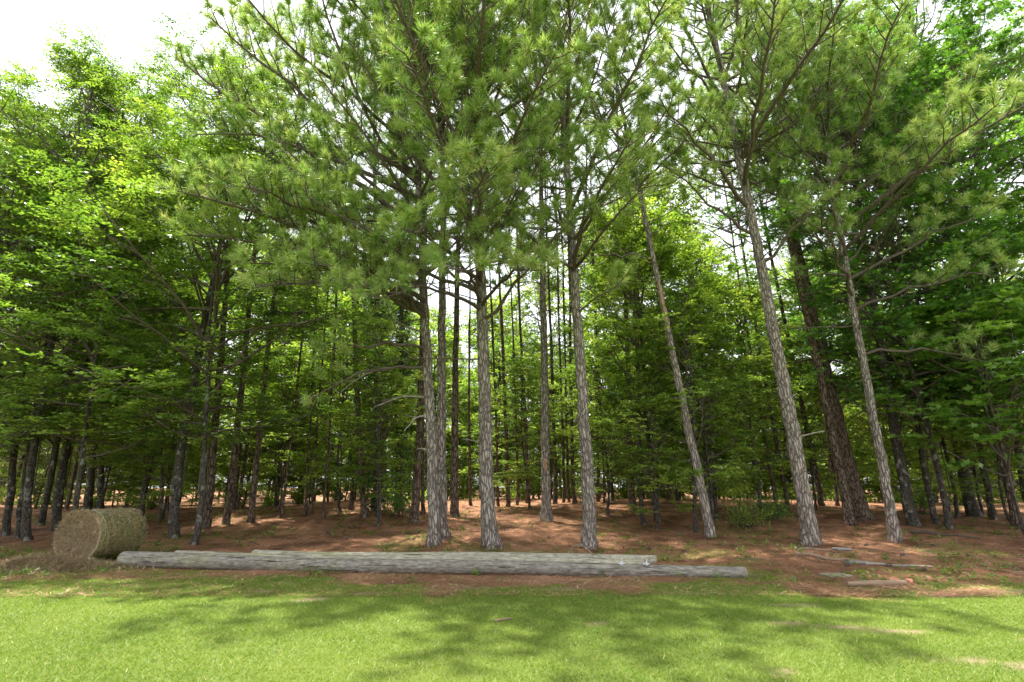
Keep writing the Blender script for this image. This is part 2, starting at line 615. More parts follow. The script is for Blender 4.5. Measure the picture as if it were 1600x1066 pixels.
    for q in range(int(dead)):
        az = rng.uniform(0, 2 * math.pi)
        zz = rng.uniform(z0 * .72, z0 + 1.5)
        el = R(rng.uniform(-5, 35))
        limb(curve((0, 0, zz), (math.cos(az) * math.cos(el), math.sin(az) * math.cos(el), math.sin(el)), rng.uniform(1.2, 3.2), .2, 6, rng, .1), .022, 0, 1, .3, True)
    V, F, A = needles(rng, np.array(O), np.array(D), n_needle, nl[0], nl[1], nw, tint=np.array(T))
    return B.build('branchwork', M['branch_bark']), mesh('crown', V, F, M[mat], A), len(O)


def leaf_crown(seed, H, z0, W, S, Tn, n, length, width, mat='oak_leaf', star=False, r=(.5, .9), flat=.3, el=(15, 55), taper=1.0, droop=0.0, low=.0, trunkr=.15, limbs=34):
    """limbs -> side branches -> leafy sprays of twigs; S sprays in all"""
    rng = np.random.default_rng(seed)
    B = Geo()
    C, DD, SZ, TT = [], [], [], []
    per = max(3, S // limbs)
    B.tube(np.array([[0, 0, z0 * .5], [0, 0, (z0 + H) / 2], [0, 0, H * .96]]), [.02, .02, .012], 4)
    for q in range(limbs):
        t = (q + rng.uniform(0, 1)) / limbs
        z = z0 + (H - z0) * .94 * t ** .9
        az = q * 2.39996 + rng.normal(0, .35)
        prof = (math.sin(math.pi * (0.12 + .80 * t ** .85)) ** .7) * taper + (1 - taper) * (1 - t)
        ln = max(.7, W * prof * rng.uniform(.72, 1.15))
        e_ = R(rng.uniform(*el) + 25 * t - 22 * low * (1 - t))
        P = curve((0, 0, z), (math.cos(az) * math.cos(e_), math.sin(az) * math.cos(e_), math.sin(e_)), ln, -droop + rng.uniform(-.15, .3), 6, rng, .17)
        B.tube(P, np.linspace(.014 + .008 * ln, .008, 6), 5)
        lt = rng.uniform(.2, .6)
        for k in range(per):
            s = 1 - rng.random() ** 1.4 * .75
            f = s * 4.999
            a = int(f)
            pt = P[a] + (P[a + 1] - P[a]) * (f - a)
            d = nrm(P[a + 1] - P[a])
            sd = nrm(np.cross(d, [0, 0, 1.0]) + 1e-6)
            br = nrm(d * rng.uniform(.3, 1) + sd * rng.choice([-1, 1]) * rng.uniform(.3, 1.1) + np.array([0, 0, rng.uniform(-.25, .55)]))
            bl = rng.uniform(.25, .95) * (.5 + .22 * ln)
            e = pt + br * bl
            if k % 2 == 0 or bl > .6:
                B.tube(np.array([pt, (pt + e) / 2 + rng.normal(0, .04, 3), e]), [.013, .010, .006], 3)
            C.append(e)
            DD.append(br)
            SZ.append(rng.uniform(*r))
            TT.append(np.clip(lt + rng.normal(0, .16), 0, .85))
    C, DD, SZ, TT = np.array(C), np.array(DD), np.array(SZ), np.array(TT)
    ns = len(C)
    # twigs of each spray
    ang = rng.uniform(-1.5, 1.5, (ns, Tn))
    hx, hy = DD[:, 0:1], DD[:, 1:2]
    hn = np.sqrt(hx * hx + hy * hy) + 1e-6
    hx, hy = hx / hn, hy / hn
    ca, sa = np.cos(ang), np.sin(ang)
    tz = rng.uniform(-.25, .5, (ns, Tn)) * flat * 2
    td = nrm(np.stack([hx * ca - hy * sa, hx * sa + hy * ca, tz], -1))
    tl = SZ[:, None] * rng.uniform(.55, 1.1, (ns, Tn))
    off = rng.normal(0, .10, (ns, Tn, 3)) * SZ[:, None, None]
    st = C[:, None] + off
    s = (np.arange(n)[None, None] + rng.uniform(0, 1, (ns, Tn, n))) / n
    pos = st[:, :, None] + td[:, :, None] * (tl[:, :, None] * s)[..., None]
    pos[..., 2] -= (.10 + droop * .3) * tl[:, :, None] * s * s
    sd = nrm(np.cross(td, np.array([0, 0, 1.0])))
    sg = np.where(np.arange(n) % 2, 1, -1)[None, None, :, None]
    ld = nrm(td[:, :, None] * rng.uniform(.2, .9, (ns, Tn, n))[..., None] + sd[:, :, None] * sg * rng.uniform(.4, 1.1, (ns, Tn, n))[..., None] + rng.normal(0, .25, (ns, Tn, n, 3)))
    nn = nrm(np.array([0, 0, 1.0]) + rng.normal(0, .62, (ns, Tn, n, 3)))
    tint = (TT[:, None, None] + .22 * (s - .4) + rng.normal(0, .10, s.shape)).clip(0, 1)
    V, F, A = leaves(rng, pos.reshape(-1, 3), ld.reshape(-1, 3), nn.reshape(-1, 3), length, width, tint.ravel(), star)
    # thin twigs
    e = st + td * tl[..., None]
    e[..., 2] -= (.10 + droop * .3) * tl
    sdw = sd * .005
    tv = np.stack([st - sdw, st + sdw, e], 2).reshape(-1, 3)
    B.add(tv, T=np.arange(len(tv)).reshape(-1, 3))
    return B.build('branchwork', M['branch_bark']), mesh('crown', V, F, M[mat], A)


def trunk_mesh(seed, H, d, mat, k=12, flare=.45, hero=False, bend=.0, top=.97):
    rng = np.random.default_rng(seed)
    zs = np.concatenate([[-.25, -.05, .06, .16, .3, .5, .8], np.arange(1.2, H * top, .35 if hero else .9), [H * top]])
    r0 = d / 2
    th = np.linspace(0, 2 * math.pi, k, endpoint=False)
    ph = rng.uniform(0, 6.28, 4)
    nl = rng.integers(4, 7)
    V = []
    for z in zs:
        zc = max(z, 0)
        r = r0 * (1.02 - .80 * (zc / H) ** .95)
        fl = flare * math.exp(-zc / .28)
        rr = r * (1 + fl * (.75 + .5 * np.cos(nl * th + ph[0])) + .03 * np.cos(3 * th + ph[1] + z * .8) + rng.normal(0, .028 if hero else .02, k))
        cx = bend * math.sin(z / H * 5 + ph[2]) + .012 * rng.normal()
        cy = bend * math.sin(z / H * 4 + ph[3])
        w = math.exp(-zc / .6)
        cx, cy = cx - bend * math.sin(ph[2]) * w, cy - bend * math.sin(ph[3]) * w
        V.append(np.stack([cx + rr * np.cos(th), cy + rr * np.sin(th), np.full(k, z)], -1))
    n = len(zs)
    V = np.vstack(V)
    i = np.arange(n - 1)[:, None] * k
    j = np.arange(k)[None]
    Q = np.stack([i + j, i + (j + 1) % k, i + k + (j + 1) % k, i + k + j], -1).reshape(-1, 4)
    return mesh('trunk', V, Q, M[mat], smooth=True)


def tree_root(name, label, cat, x, y, lean=0.0, group=None, leany=0.0):
    o = bpy.data.objects.new(name, None)
    o.empty_display_size = .3
    COL.objects.link(o)
    o.location = (x, y, gz(x, y) - .02)
    o.rotation_euler = (-math.atan(leany), math.atan(lean), 0)
    tag(o, label, cat, group)
    return o


# ------------------------------------------------------------------ hero pines at the edge of the wood
PW, PS = -2.5, -1.57                                   # azimuths: towards left front, towards the clearing
HERO = [
    # label, x, y, diameter, lean, H, z0, Lmax, side az, side strength, density, boughs, dead, per
    ('slim grey pine on the left of the close pair behind the poles, with bare snags', -1.96, 13.96, .30, -.078, 21, 6.3, 4.9, PW, .34, 1.0,
     [(6.5, (-4.9, -3.2, 7.3), .9, 1.35), (7.2, (-3.4, -3.9, 8.0), .7, 1.2), (7.6, (-5.4, -2.2, 9.3), .3, 1.15), (5.1, (-2.5, -1.6, 4.6), .5, .55), (9.0, (-6.0, -2.4, 13.0), -.4, 1.2), (8.6, (-5.0, -1.8, 11.2), -.3, 1.1), (10.2, (-5.2, -2.6, 14.2), -.4, 1.1), (6.2, (-3.6, -3.0, 6.6), .9, 1.3), (6.9, (-4.6, -4.0, 7.9), .7, 1.3), (6.0, (-2.0, -3.6, 6.2), .9, 1.2), (4.6, (-2.9, -1.0, 3.7), .6, .5), (6.0, (-1.2, -3.6, 5.5), .9, 1.1), (6.1, (-3.2, -3.4, 5.8), .9, 1.1)], 6, (3, 5)),
    ('grey pine on the right of the close pair, half hidden by its neighbour', -1.84, 15.04, .29, -.042, 22, 10.5, 3.6, PW, .2, .9, [], 4, (3, 5)),
    ('thickest grey pine of the middle, standing right behind the poles', -.51, 13.86, .38, -.056, 22, 6.3, 4.6, PS, .34, 1.0,
     [(5.9, (2.6, -2.0, 8.0), -.1, 1.0), (6.6, (-2.4, -2.2, 7.4), .5, 1.2), (7.0, (.3, -5.2, 7.4), .8, 1.3), (8.0, (-.9, -6.2, 9.0), .6, 1.3), (8.4, (1.9, -5.4, 9.6), .5, 1.15), (6.9, (-1.4, -4.2, 6.6), .8, 1.2), (10.0, (-1.8, -6.4, 12.0), .2, 1.2), (10.6, (.8, -6.6, 12.6), .2, 1.2), (12.0, (2.4, -5.6, 14.6), 0, 1.1), (12.4, (-.6, -6.2, 15.2), 0, 1.1), (6.4, (-.3, -3.9, 5.6), .9, 1.15), (6.3, (1.5, -3.3, 5.9), .8, 1.1), (6.2, (-1.9, -3.5, 5.4), .8, 1.0)], 4, (3, 5)),
    ('grey pine further back with an orange wound low on its trunk', 1.14, 18.24, .32, .001, 22, 11.0, 3.2, None, 0, .85, [], 6, (2, 4)),
    ('tall straight grey pine with straw piled at its foot, right of the middle', 1.96, 14.22, .34, -.020, 23, 7.8, 4.2, -1.1, .15, .95,
     [(6.3, (1.5, -.8, 7.2), -.1, 1.2), (8.6, (2.3, -2.6, 11.0), -.2, .8), (8.0, (.8, -4.6, 8.8), .5, 1.1), (9.6, (1.6, -5.4, 11.6), .2, 1.1), (11.5, (-.4, -5.6, 13.5), .1, 1.1)], 7, (2, 4)),
    ('slender pine leaning left with a strip of orange peeled bark', 5.47, 15.34, .25, -.119, 21.0, 11.2, 3.0, None, 0, .9, [(8.4, (-2.2, -1.0, 8.2), .3, .8), (11.0, (2.4, -1.6, 12.4), .2, .9), (11.8, (-1.8, -2.4, 13.2), .2, .9)], 5, (2, 4)),
    ('stout pale grey pine leaning left on the right of the poles', 7.78, 14.58, .40, -.047, 22, 10.6, 4.4, PS, .2, .9, [(8.9, (-3.0, -1.4, 10.6), -.2, .8), (7.9, (2.2, -1.8, 10.2), -.3, .7), (10.5, (-1.2, -5.6, 12.6), .2, 1.1), (11.4, (1.4, -5.8, 13.6), .1, 1.1), (9.8, (-3.6, -3.6, 11.0), .2, 1.0)], 12, (3, 5)),
    ('thin grey pine nearest the right edge of the straw bank', 10.25, 14.96, .26, .011, 19.5, 7.6, 3.6, PS, .32, .9, [(6.6, (2.8, -2.2, 6.9), .5, 1.0), (7.0, (-2.4, -2.6, 8.6), .2, .9), (7.6, (3.4, -1.6, 9.0), .3, 1.0), (5.2, (2.7, -1.2, 4.7), .5, .7), (8.6, (.6, -5.0, 9.8), .3, 1.1), (9.4, (3.0, -4.4, 11.0), .2, 1.1), (10.4, (-1.2, -5.2, 12.4), .1, 1.1)], 7, (3, 5)),
    ('thinner brown trunk of the dark pair behind the stout leaning pine', 10.69, 17.50, .28, -.059, 22, 12.5, 3.4, None, 0, .85, [], 5, (3, 4)),
    ('thick dark brown pine of the pair behind the stout leaning pine', 12.02, 18.96, .56, -.086, 25, 11.5, 4.6, PS, .15, .85, [], 5, (3, 5)),
]
n_tuft = 0
hero_roots = []
for hi, (lab, x, y, d, lean, H, z0, Lm, sa, sd, dn, bg, dead, per) in enumerate(HERO):
    root = tree_root('pine_tree', lab, 'tree', x, y, lean)
    dark = hi >= 8  # brown pair at the back, its shade put into the darker bark colour
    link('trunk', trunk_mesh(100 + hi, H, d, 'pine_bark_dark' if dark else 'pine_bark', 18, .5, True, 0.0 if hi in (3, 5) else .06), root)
    bw, cr, nt = pine_crown(200 + hi, H, z0, Lm, d / 2, sa, sd, .78, (per[0] + 1 + (hi != 4), per[1] + 2), (38 if hi not in (1, 3) else 26) if not dark else 20, (.18, .27), .0175 if y < 16 else .020, bg, dn, 'needle', dead)
    n_tuft += nt
    link('branchwork', bw, root)
    link('crown', cr, root)
    hero_roots.append(root)

# bare dead snags low on the left pine of the close pair
A = hero_roots[0]
for (z, dx, dy, dz, ln) in ((4.55, -1, -.25, .10, 2.3), (3.75, -1, -.2, .12, 1.6), (3.25, -1, -.35, -.15, .75), (2.35, -.9, .3, .2, .35), (5.6, -1, .2, .3, 1.5)):
    rg = np.random.default_rng(int(z * 100))
    G = Geo()
    P = curve((-.1, 0, z), nrm(np.array([dx, dy, dz + .15])), ln, -.35, 7, rg, .13)
    G.tube(P, np.linspace(.030, .010, 7), 6)
    for q in range(int(ln * 2)):
        b0 = P[2 + q % 4]
        G.tube(curve(b0, nrm(np.array([dx * .8, rg.normal(0, .4), rg.uniform(-.4, .4)])), rg.uniform(.3, .7), 0, 4, rg, .15), np.linspace(.011, .004, 4), 4)
    link('dead_branch', G.build('dead_branch', M['dead_wood'], True), A)
G = Geo()
G.tube(curve((.1, 0, 2.75), nrm(np.array([1, -.4, .25])), .75, -.1, 5, np.random.default_rng(5), .05), np.linspace(.026, .012, 5), 6)
link('dead_branch', G.build('dead_branch', M['dead_wood'], True), hero_roots[6])
G = Geo()
G.tube(curve((-.12, 0, 2.6), nrm(np.array([-1, -.5, .4])), .55, -.1, 5, np.random.default_rng(6), .08), np.linspace(.016, .007, 5), 6)
link('dead_branch', G.build('dead_branch', M['dead_wood'], True), hero_roots[2])


def patch(root, z0, z1, az0, az1, rad0, rad1, mat, name, seed):
    """a raised ragged shell on a trunk (wound, peeled strip)"""
    rg = np.random.default_rng(seed)
    nz, na = 16, 7
    V = []
    for a in range(nz):
        t = a / (nz - 1)
        w = (math.sin(math.pi * (t * .9 + .05)) ** .6) * rg.uniform(.8, 1.1)
        for c in range(na):
            u = c / (na - 1) - .5
            az = (az0 + az1) / 2 + (az1 - az0) * u * w
            rr = (rad0 + (rad1 - rad0) * t) * (1.06 - 1.1 * abs(u) ** 3) + .004
            V.append((rr * math.cos(az), rr * math.sin(az), z0 + (z1 - z0) * t + rg.normal(0, .01)))
    i = (np.arange(nz - 1)[:, None] * na + np.arange(na - 1)[None]).ravel()
    link(name, mesh(name, np.array(V), np.stack([i, i + 1, i + na + 1, i + na], -1), M[mat], smooth=True), root)


patch(hero_roots[3], 1.62, 2.05, PS - .6, PS + .25, .163, .160, 'peeled', 'bark_wound', 1)
patch(hero_roots[5], 6.2, 7.6, PS - .75, PS + .45, .098, .088, 'peeled', 'peeled_bark', 2)

# ------------------------------------------------------------------ prototypes of the other trees
OAK = [leaf_crown(300 + q, 18.5, 3.0, 4.6, 520, 6, 11, .125, .058, 'oak_leaf', r=(.5, .95), flat=.25, low=.9, limbs=52) for q in range(3)]
LOWOAK = [leaf_crown(320 + q, 10.5, 2.4, 3.6, 380, 6, 11, .115, .052, 'oak_leaf', r=(.45, .85), flat=.22, low=1.0, limbs=38) for q in range(2)]
GUM = [leaf_crown(340 + q, 16.5, 2.2, 4.2, 380, 5, 8, .145, .14, 'gum_leaf', True, r=(.45, .85), flat=.3, low=.9, limbs=42) for q in range(2)]
GUMLOW = [leaf_crown(350, 6.6, 1.5, 2.6, 190, 5, 8, .17, .16, 'gum_leaf_lit', True, r=(.4, .7), flat=.25, low=.6, limbs=30)]
MAPLE = [leaf_crown(360 + q, 9.5, 1.0, 2.4, 270, 6, 9, .12, .065, 'maple_leaf', r=(.4, .75), flat=.3, low=.4, limbs=34) for q in range(3)]
FARB = [leaf_crown(380 + q, 15, .6, 4.4, 360, 6, 9, .19, .11, 'far_leaf', r=(.7, 1.3), flat=.4, low=.5, limbs=40) for q in range(2)]
FARP = [pine_crown(400 + q, 20, 11.5, 2.7, .12, None, 0, .75, (2, 4), 13, (.22, .32), .02, (), .55, 'needle_far', 3, 1.0, True)[:2] for q in range(3)]
MIDP = [pine_crown(420 + q, 21, 12.0, 3.2, .15, None, 0, .62, (3, 4), 18, (.19, .28), .013, (), .7, 'needle', 5, 1.0, True)[:2] for q in range(2)]

ti = [0]


def plant(kind, protos, Hp, label, x, y, d, lean, H, bark, group=None, name=None, rot=None, wide=1.0):
    ti[0] += 1
    q = ti[0]
    root = tree_root(name or kind, label, 'tree', x, y, lean, group, random.uniform(-.03, .03))
    link('trunk', trunk_mesh(500 + q, H, d * .74, bark, 10 if y < 21 else 7, .35, False, .05 if kind == 'pine_tree' else .12), root)
    pr = protos[q % len(protos)]
    s = H / Hp
    rz = random.uniform(0, 6.28) if rot is None else rot
    for nm, me in (('branchwork', pr[0]), ('crown', pr[1])):
        link(nm, me, root, (0, 0, 0), (0, 0, rz), (s * wide, s * wide, s))
    return root


# left hand oaks
oaks = [
    (-15.77, 17.36, .28, -.10, 17, 'dark oak at the far left edge behind its thinner pale neighbour'),
    (-14.59, 16.5, .19, -.12, 14, 'thin pale barked oak between two darker trunks at the far left'),
    (-13.69, 15.78, .29, -.10, 17.5, 'mottled grey oak left of the hay bale with a flared foot'),
    (-14.85, 18.16, .36, -.013, 19, 'dark oak just behind the left side of the hay bale'),
    (-16.64, 19.58, .27, -.08, 18, 'dark oak set back between the trunks left of the hay bale'),
    (-20.08, 25.98, .48, -.08, 20, 'thick dark oak far behind the top of the hay bale'),
    (-20.98, 28.08, .39, -.10, 20, 'dark oak deepest in the wood behind the hay bale'),
    (-17.9, 26.5, .30, -.05, 19, 'slim oak deep in the wood right above the hay bale'),
    (-9.41, 15.58, .34, -.03, 17.5, 'mottled grey oak leaning right, behind the left end of the poles'),
]
for x, y, d, ln, H, lab in oaks:
    plant('oak_tree', OAK, 18.5, lab, x, y, d, ln, H * .90, 'oak_bark', wide=1.1)
plant('oak_tree', LOWOAK, 10.5, 'small pale oak with low spreading boughs nearest the left end of the poles', -8.18, 14.38, .21, -.06, 10.5, 'oak_bark', wide=1.3)
plant('oak_tree', LOWOAK, 10.5, 'low bushy oak over the grass behind the hay bale', -11.5, 14.5, .16, -.05, 9.0, 'oak_bark', wide=1.3)
plant('oak_tree', LOWOAK, 10.5, 'low bushy oak hanging over the lawn at the left edge', -14.9, 14.6, .2, -.05, 10.0, 'oak_bark', wide=1.25)
plant('oak_tree', OAK, 18.5, 'tall oak beyond the left edge of the lawn', -20.5, 18.6, .33, -.06, 16, 'oak_bark')
plant('oak_sapling', MAPLE, 9.5, 'thin dark sapling right of the hay bale', -12.08, 18.94, .11, -.1, 7, 'oak_bark')
plant('oak_sapling', MAPLE, 9.5, 'slender dark young oak behind the hay bale', -14.24, 21.24, .2, -.05, 10, 'oak_bark')

# mid distance pines
mids = [
    (-9.62, 17.48, .34, -.07, 20, 'dark pine behind the mottled leaning oak'),
    (-9.34, 18.08, .31, -.031, 21, 'dark upright pine left of the slimmer dark pine by the poles'),
    (-8.57, 18.16, .27, -.015, 21, 'slim dark pine bending over the left part of the poles'),
    (-5.05, 18.9, .28, -.13, 20, 'dark brown pine leaning left beside the ivy covered trunk'),
    (-3.25, 18.36, .38, -.011, 21, 'grey brown pine with a swollen foot left of the close pair'),
    (-2.02, 19.34, .38, -.010, 22, 'thick dark pine between the close pair and the thickest pine'),
    (4.87, 22.28, .36, .02, 21, 'dark pine behind the leafy young trees right of the middle'),
    (12.67, 22.5, .31, -.041, 21, 'dark slim pine just right of the stout leaning pine'),
    (10.64, 21.2, .22, -.03, 19, 'slim dark pine just left of the stout leaning pine'),
    (-11.75, 23.54, .19, -.01, 19, 'thin dark pine set back between the left hand pines'),
]
for x, y, d, ln, H, lab in mids:
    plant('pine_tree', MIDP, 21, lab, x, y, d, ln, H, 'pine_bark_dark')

far_pts = [(-8.0, 19.16, .13, .009), (-7.3, 19.46, .14, -.049), (-7.16, 19.74, .14, -.03), (-6.41, 18.78, .13, -.028), (-3.24, 20.12, .19, -.05), (-1.72, 22.78, .16, -.021), (-.58, 22.78, .16, -.044), (-.13, 22.78, .24, -.048),
           (.22, 23.36, .16, -.025), (.71, 24.48, .26, -.033), (1.78, 22.78, .24, -.006), (2.2, 23.36, .16, 0), (2.45, 23.66, .16, 0), (2.62, 23.0, .22, .003), (3.76, 24.06, .20, .021), (3.98, 23.7, .14, 0), (7.63, 26.78, .25, .028), (10.22, 21.2, .20, -.025), (13.42, 22.62, .18, .026)]
for q, (x, y, d, ln) in enumerate(far_pts):
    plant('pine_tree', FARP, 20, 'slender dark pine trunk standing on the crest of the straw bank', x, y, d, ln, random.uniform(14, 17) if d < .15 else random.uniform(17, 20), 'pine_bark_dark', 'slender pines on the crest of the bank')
rg = np.random.default_rng(77)
for q in range(44):
    y = rg.uniform(26, 52)
    x = rg.uniform(-1.0, 1.0) * y * .98
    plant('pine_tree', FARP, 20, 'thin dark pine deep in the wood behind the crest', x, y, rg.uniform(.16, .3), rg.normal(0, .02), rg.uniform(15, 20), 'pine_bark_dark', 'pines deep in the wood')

# broken snag
sn = tree_root('broken_snag', 'short broken dead trunk among the thin pines left of the middle', 'tree stump', -6.21, 21.2, -.03)
link('trunk', trunk_mesh(91, 1.9, .2, 'pine_bark_dark', 10, .2, False, .02), sn)

# right hand sweet gums and oaks
gums = [
    (12.78, 17.68, .43, .03, 18, 'thick dark gum tree right of the thin grey pine'),
    (13.9, 18.14, .23, .05, 16, 'dark gum tree between the thick one and the mottled one'),
    (13.44, 17.12, .26, -.04, 15, 'gum tree with mottled pale bark on the right'),
    (15.48, 19.26, .16, -.01, 14, 'thin dark gum tree among thicker ones on the right'),
    (16.34, 19.5, .48, .02, 19, 'thickest dark gum tree near the right edge'),
    (16.53, 19.06, .27, .06, 17, 'dark gum tree right beside the thickest one'),
    (17.6, 19.4, .27, .07, 17, 'dark gum tree second from the right edge'),
    (16.9, 17.9, .32, .06, 17, 'dark gum tree at the right edge'),
    (20.5, 18.0, .3, .03, 17, 'gum tree beyond the right edge of the lawn'),
]
for x, y, d, ln, H, lab in gums:
    plant('gum_tree', GUM, 16.5, lab, x, y, d, ln, H * 1.1, 'oak_bark')
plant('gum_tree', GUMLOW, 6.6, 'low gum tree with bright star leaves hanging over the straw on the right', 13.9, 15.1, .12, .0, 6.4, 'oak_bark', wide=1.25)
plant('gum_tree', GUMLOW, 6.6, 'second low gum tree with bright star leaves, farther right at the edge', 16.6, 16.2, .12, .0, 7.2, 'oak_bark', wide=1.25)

# leafy young trees in the middle and behind
maples = [
    (4.22, 17.86, .19, .022, 10.5, 'young leafy tree with a pale mottled stem right of the middle'),
    (4.91, 18.64, .26, -.02, 11.5, 'young leafy tree with a darker stem beside the pale one'),
    (5.40, 16.26, .17, .02, 7.5, 'small leafy tree with ivy on its stem beside the leaning slender pine'),
    (-4.26, 17.6, .14, -.06, 6.5, 'small leafy sapling in front of the ivy covered trunks'),
    (6.9, 18.6, .14, .0, 9.5, 'leafy young tree between the leaning slender pine and the stout pine'),
    (8.9, 19.6, .15, .0, 9.0, 'leafy young tree behind the stout leaning pine'),
]
for x, y, d, ln, H, lab in maples:
    plant('young_tree', MAPLE, 9.5, lab, x, y, d, ln, H, 'oak_bark')
lows = [(3.4, 19.6, 6.0, 'low leafy tree just behind the straight pine'), (4.4, 16.9, 4.6, 'short bushy tree in front of the pale mottled stem'), (6.2, 17.3, 6.4, 'bushy tree filling the gap right of the leaning slender pine'), (7.6, 20.4, 7.5, 'broad leafy tree behind the pale green bush'),
        (11.6, 21.0, 7.0, 'leafy tree deep behind the dark pair'), (13.9, 19.2, 5.6, 'bushy tree at the foot of the thick dark gum tree'), (15.9, 17.6, 5.0, 'bushy tree low down near the right edge'),
        (17.6, 20.6, 6.5, 'leafy tree behind the gum trees at the right edge'), (-6.3, 20.2, 7.0, 'leafy tree among the thin pines left of the middle'), (-4.6, 18.9, 4.8, 'short bushy tree by the leaning dark pine'), (-8.9, 21.2, 6.5, 'leafy tree behind the slim dark pine on the left'),
        (.7, 21.6, 6.0, 'leafy tree between the slender pines of the middle'), (-12.9, 20.4, 6.0, 'bushy tree in the shade behind the hay bale'), (-16.2, 21.6, 6.5, 'bushy tree in the shade at the far left')]
for x, y, H, lab in lows:
    plant('young_tree', MAPLE, 9.5, lab, x, y, .12, rg.normal(0, .03), H, 'oak_bark', wide=1.25)
plant('leafy_tree', FARB, 15, 'tall light green tree rising behind the leaning slender pine', 7.4, 24.5, .25, 0, 15.5, 'oak_bark', wide=.9)
plant('pine_tree', MIDP, 21, 'tall pine rising over the gum trees at the upper right', 15.4, 16.9, .30, .03, 23, 'pine_bark_dark')
for q in range(34):
    y = rg.uniform(23, 42)
    x = (-1 + 2 * (q + rg.random()) / 34) * y * .95
    plant('young_tree', MAPLE, 9.5, 'leafy young tree growing under the pines behind the crest', x, y, rg.uniform(.1, .18), rg.normal(0, .03), rg.uniform(6, 13), 'oak_bark', 'young trees under the pines', wide=1.25)
for q in range(80):
    y = rg.uniform(42, 68)
    x = (-1 + 2 * (q + rg.random()) / 80) * y * 1.1
    plant('leafy_tree', FARB, 15, 'pale green leafy tree closing the far side of the wood', x, y, rg.uniform(.2, .35), rg.normal(0, .02), rg.uniform(9, 15), 'oak_bark', 'leafy trees at the far side')

for q in range(20):
    y = rg.uniform(27, 40)
    x = (-1 + 2 * (q + rg.random()) / 20) * y * 1.0
    plant('leafy_tree', FARB, 15, 'tall light green leafy tree among the slender pines', x, y, rg.uniform(.15, .28), rg.normal(0, .03), rg.uniform(12, 18), 'oak_bark', 'tall leafy trees among the pines', wide=.85)
for q in range(70):
    y = rg.uniform(33, 50)
    x = (-1 + 2 * (q + rg.random()) / 70) * y * 1.1
    plant('leafy_tree', FARB, 15, 'low bushy tree in the green thicket behind the wood', x, y, .12, rg.normal(0, .02), rg.uniform(4.0, 7.5), 'oak_bark', 'low trees of the thicket', wide=1.5)


# ivy covered trunks
def ivy(root, H, rad, n, seed):
    rg_ = np.random.default_rng(seed)
    z = rg_.uniform(.1, H, n)
    az = rg_.uniform(0, 6.283, n)
    rr = rad + np.abs(rg_.normal(0, .20, n)) * (.6 + .5 * np.sin(z * 1.7))
    C = np.stack([rr * np.cos(az), rr * np.sin(az), z], -1)
    o_ = np.stack([np.cos(az), np.sin(az), np.zeros(n)], -1)
    D = nrm(np.array([0, 0, -.8]) + rg_.normal(0, .5, (n, 3)) + o_ * .3)
    V, F, A_ = leaves(rg_, C, D, nrm(o_ + rg_.normal(0, .4, (n, 3)) + [0, 0, .4]), .12, .09, rg_.uniform(0, 1, n))
    link('ivy', mesh('ivy', V, F, M['ivy_leaf'], A_), root)


r1 = plant('ivy_clad_pine', MIDP, 21, 'dark pine wrapped in ivy left of the close pair', -5.13, 20.64, .41, -.06, 21, 'pine_bark_dark')
ivy(r1, 13, .24, 5200, 1)
r2 = plant('ivy_clad_pine', MIDP, 21, 'second ivy wrapped pine, just behind the swollen foot pine', -4.29, 21.2, .34, -.05, 21, 'pine_bark_dark')
ivy(r2, 12, .2, 4200, 2)


# low shrubs
def shrub(x, y, r, h, n, label, mat, seed, group=None, ll=.09):
    rg_ = np.random.default_rng(seed)
    o = bpy.data.objects.new('shrub', None)
    COL.objects.link(o)
    o.location = (x, y, gz(x, y))
    tag(o, label, 'shrub', group)
    G = Geo()
    C, D = [], []
    for q in range(int(12 + r * 14)):
        az = rg_.uniform(0, 6.283)
        e_ = R(rg_.uniform(15, 85))
        P = curve((rg_.normal(0, .06), rg_.normal(0, .06), -.02), (math.cos(az) * math.cos(e_), math.sin(az) * math.cos(e_), math.sin(e_)), math.hypot(r * math.cos(e_), h * math.sin(e_)) * rg_.uniform(.6, 1.1), .15, 5, rg_, .12)
        G.tube(P, np.linspace(.010, .004, 5), 3)
        for k in range(n):
            t = rg_.uniform(1.2, 4)
            a = min(int(t), 3)
            d = P[a + 1] - P[a]
            C.append(P[a] + d * (t - a) + rg_.normal(0, .07, 3))
            D.append(nrm(d / np.linalg.norm(d) + rg_.normal(0, .7, 3)))
    V, F, A_ = leaves(rg_, np.array(C), np.array(D), nrm(np.array([0, 0, 1.]) + rg_.normal(0, .45, (len(C), 3))), ll, ll * .5, rg_.uniform(.1, .9, len(C)))
    link('stem', G.build('stem', M['branch_bark']), o)
    link('foliage', mesh('foliage', V, F, M[mat], A_), o)


shrub(7.3, 17.2, .95, 1.25, 34, 'pale green bush beside the foot of the leaning slender pine', 'maple_leaf', 1)
shrub(8.7, 18.4, .9, 1.0, 30, 'darker bush behind the pale green bush', 'gum_leaf', 2)
shrub(-3.9, 19.4, .8, 1.3, 30, 'dark bush at the foot of the ivy wrapped pines', 'gum_leaf', 3)
shrub(15.0, 20.2, 1.2, 1.1, 34, 'dark bush among the gum trees on the right', 'gum_leaf', 4)
for q in range(34):
    y = rg.uniform(24, 34)
    x = (-1 + 2 * (q + rg.random()) / 34) * y * .95
    shrub(x, y, rg.uniform(.7, 1.5), rg.uniform(.5, 1.6), 16, 'low leafy bush in the undergrowth behind the crest', 'maple_leaf', 40 + q, 'undergrowth bushes behind the crest', .15)

# ------------------------------------------------------------------ grass, straw, weeds
rg = np.random.default_rng(5)


def scatter(n, y0, y1, power=1.0, wide=1.02, pad=1.6):
    y = y0 + (y1 - y0) * rg.random(n) ** power
    x = rg.uniform(-1, 1, n) * (y * wide + pad)
    return x, y


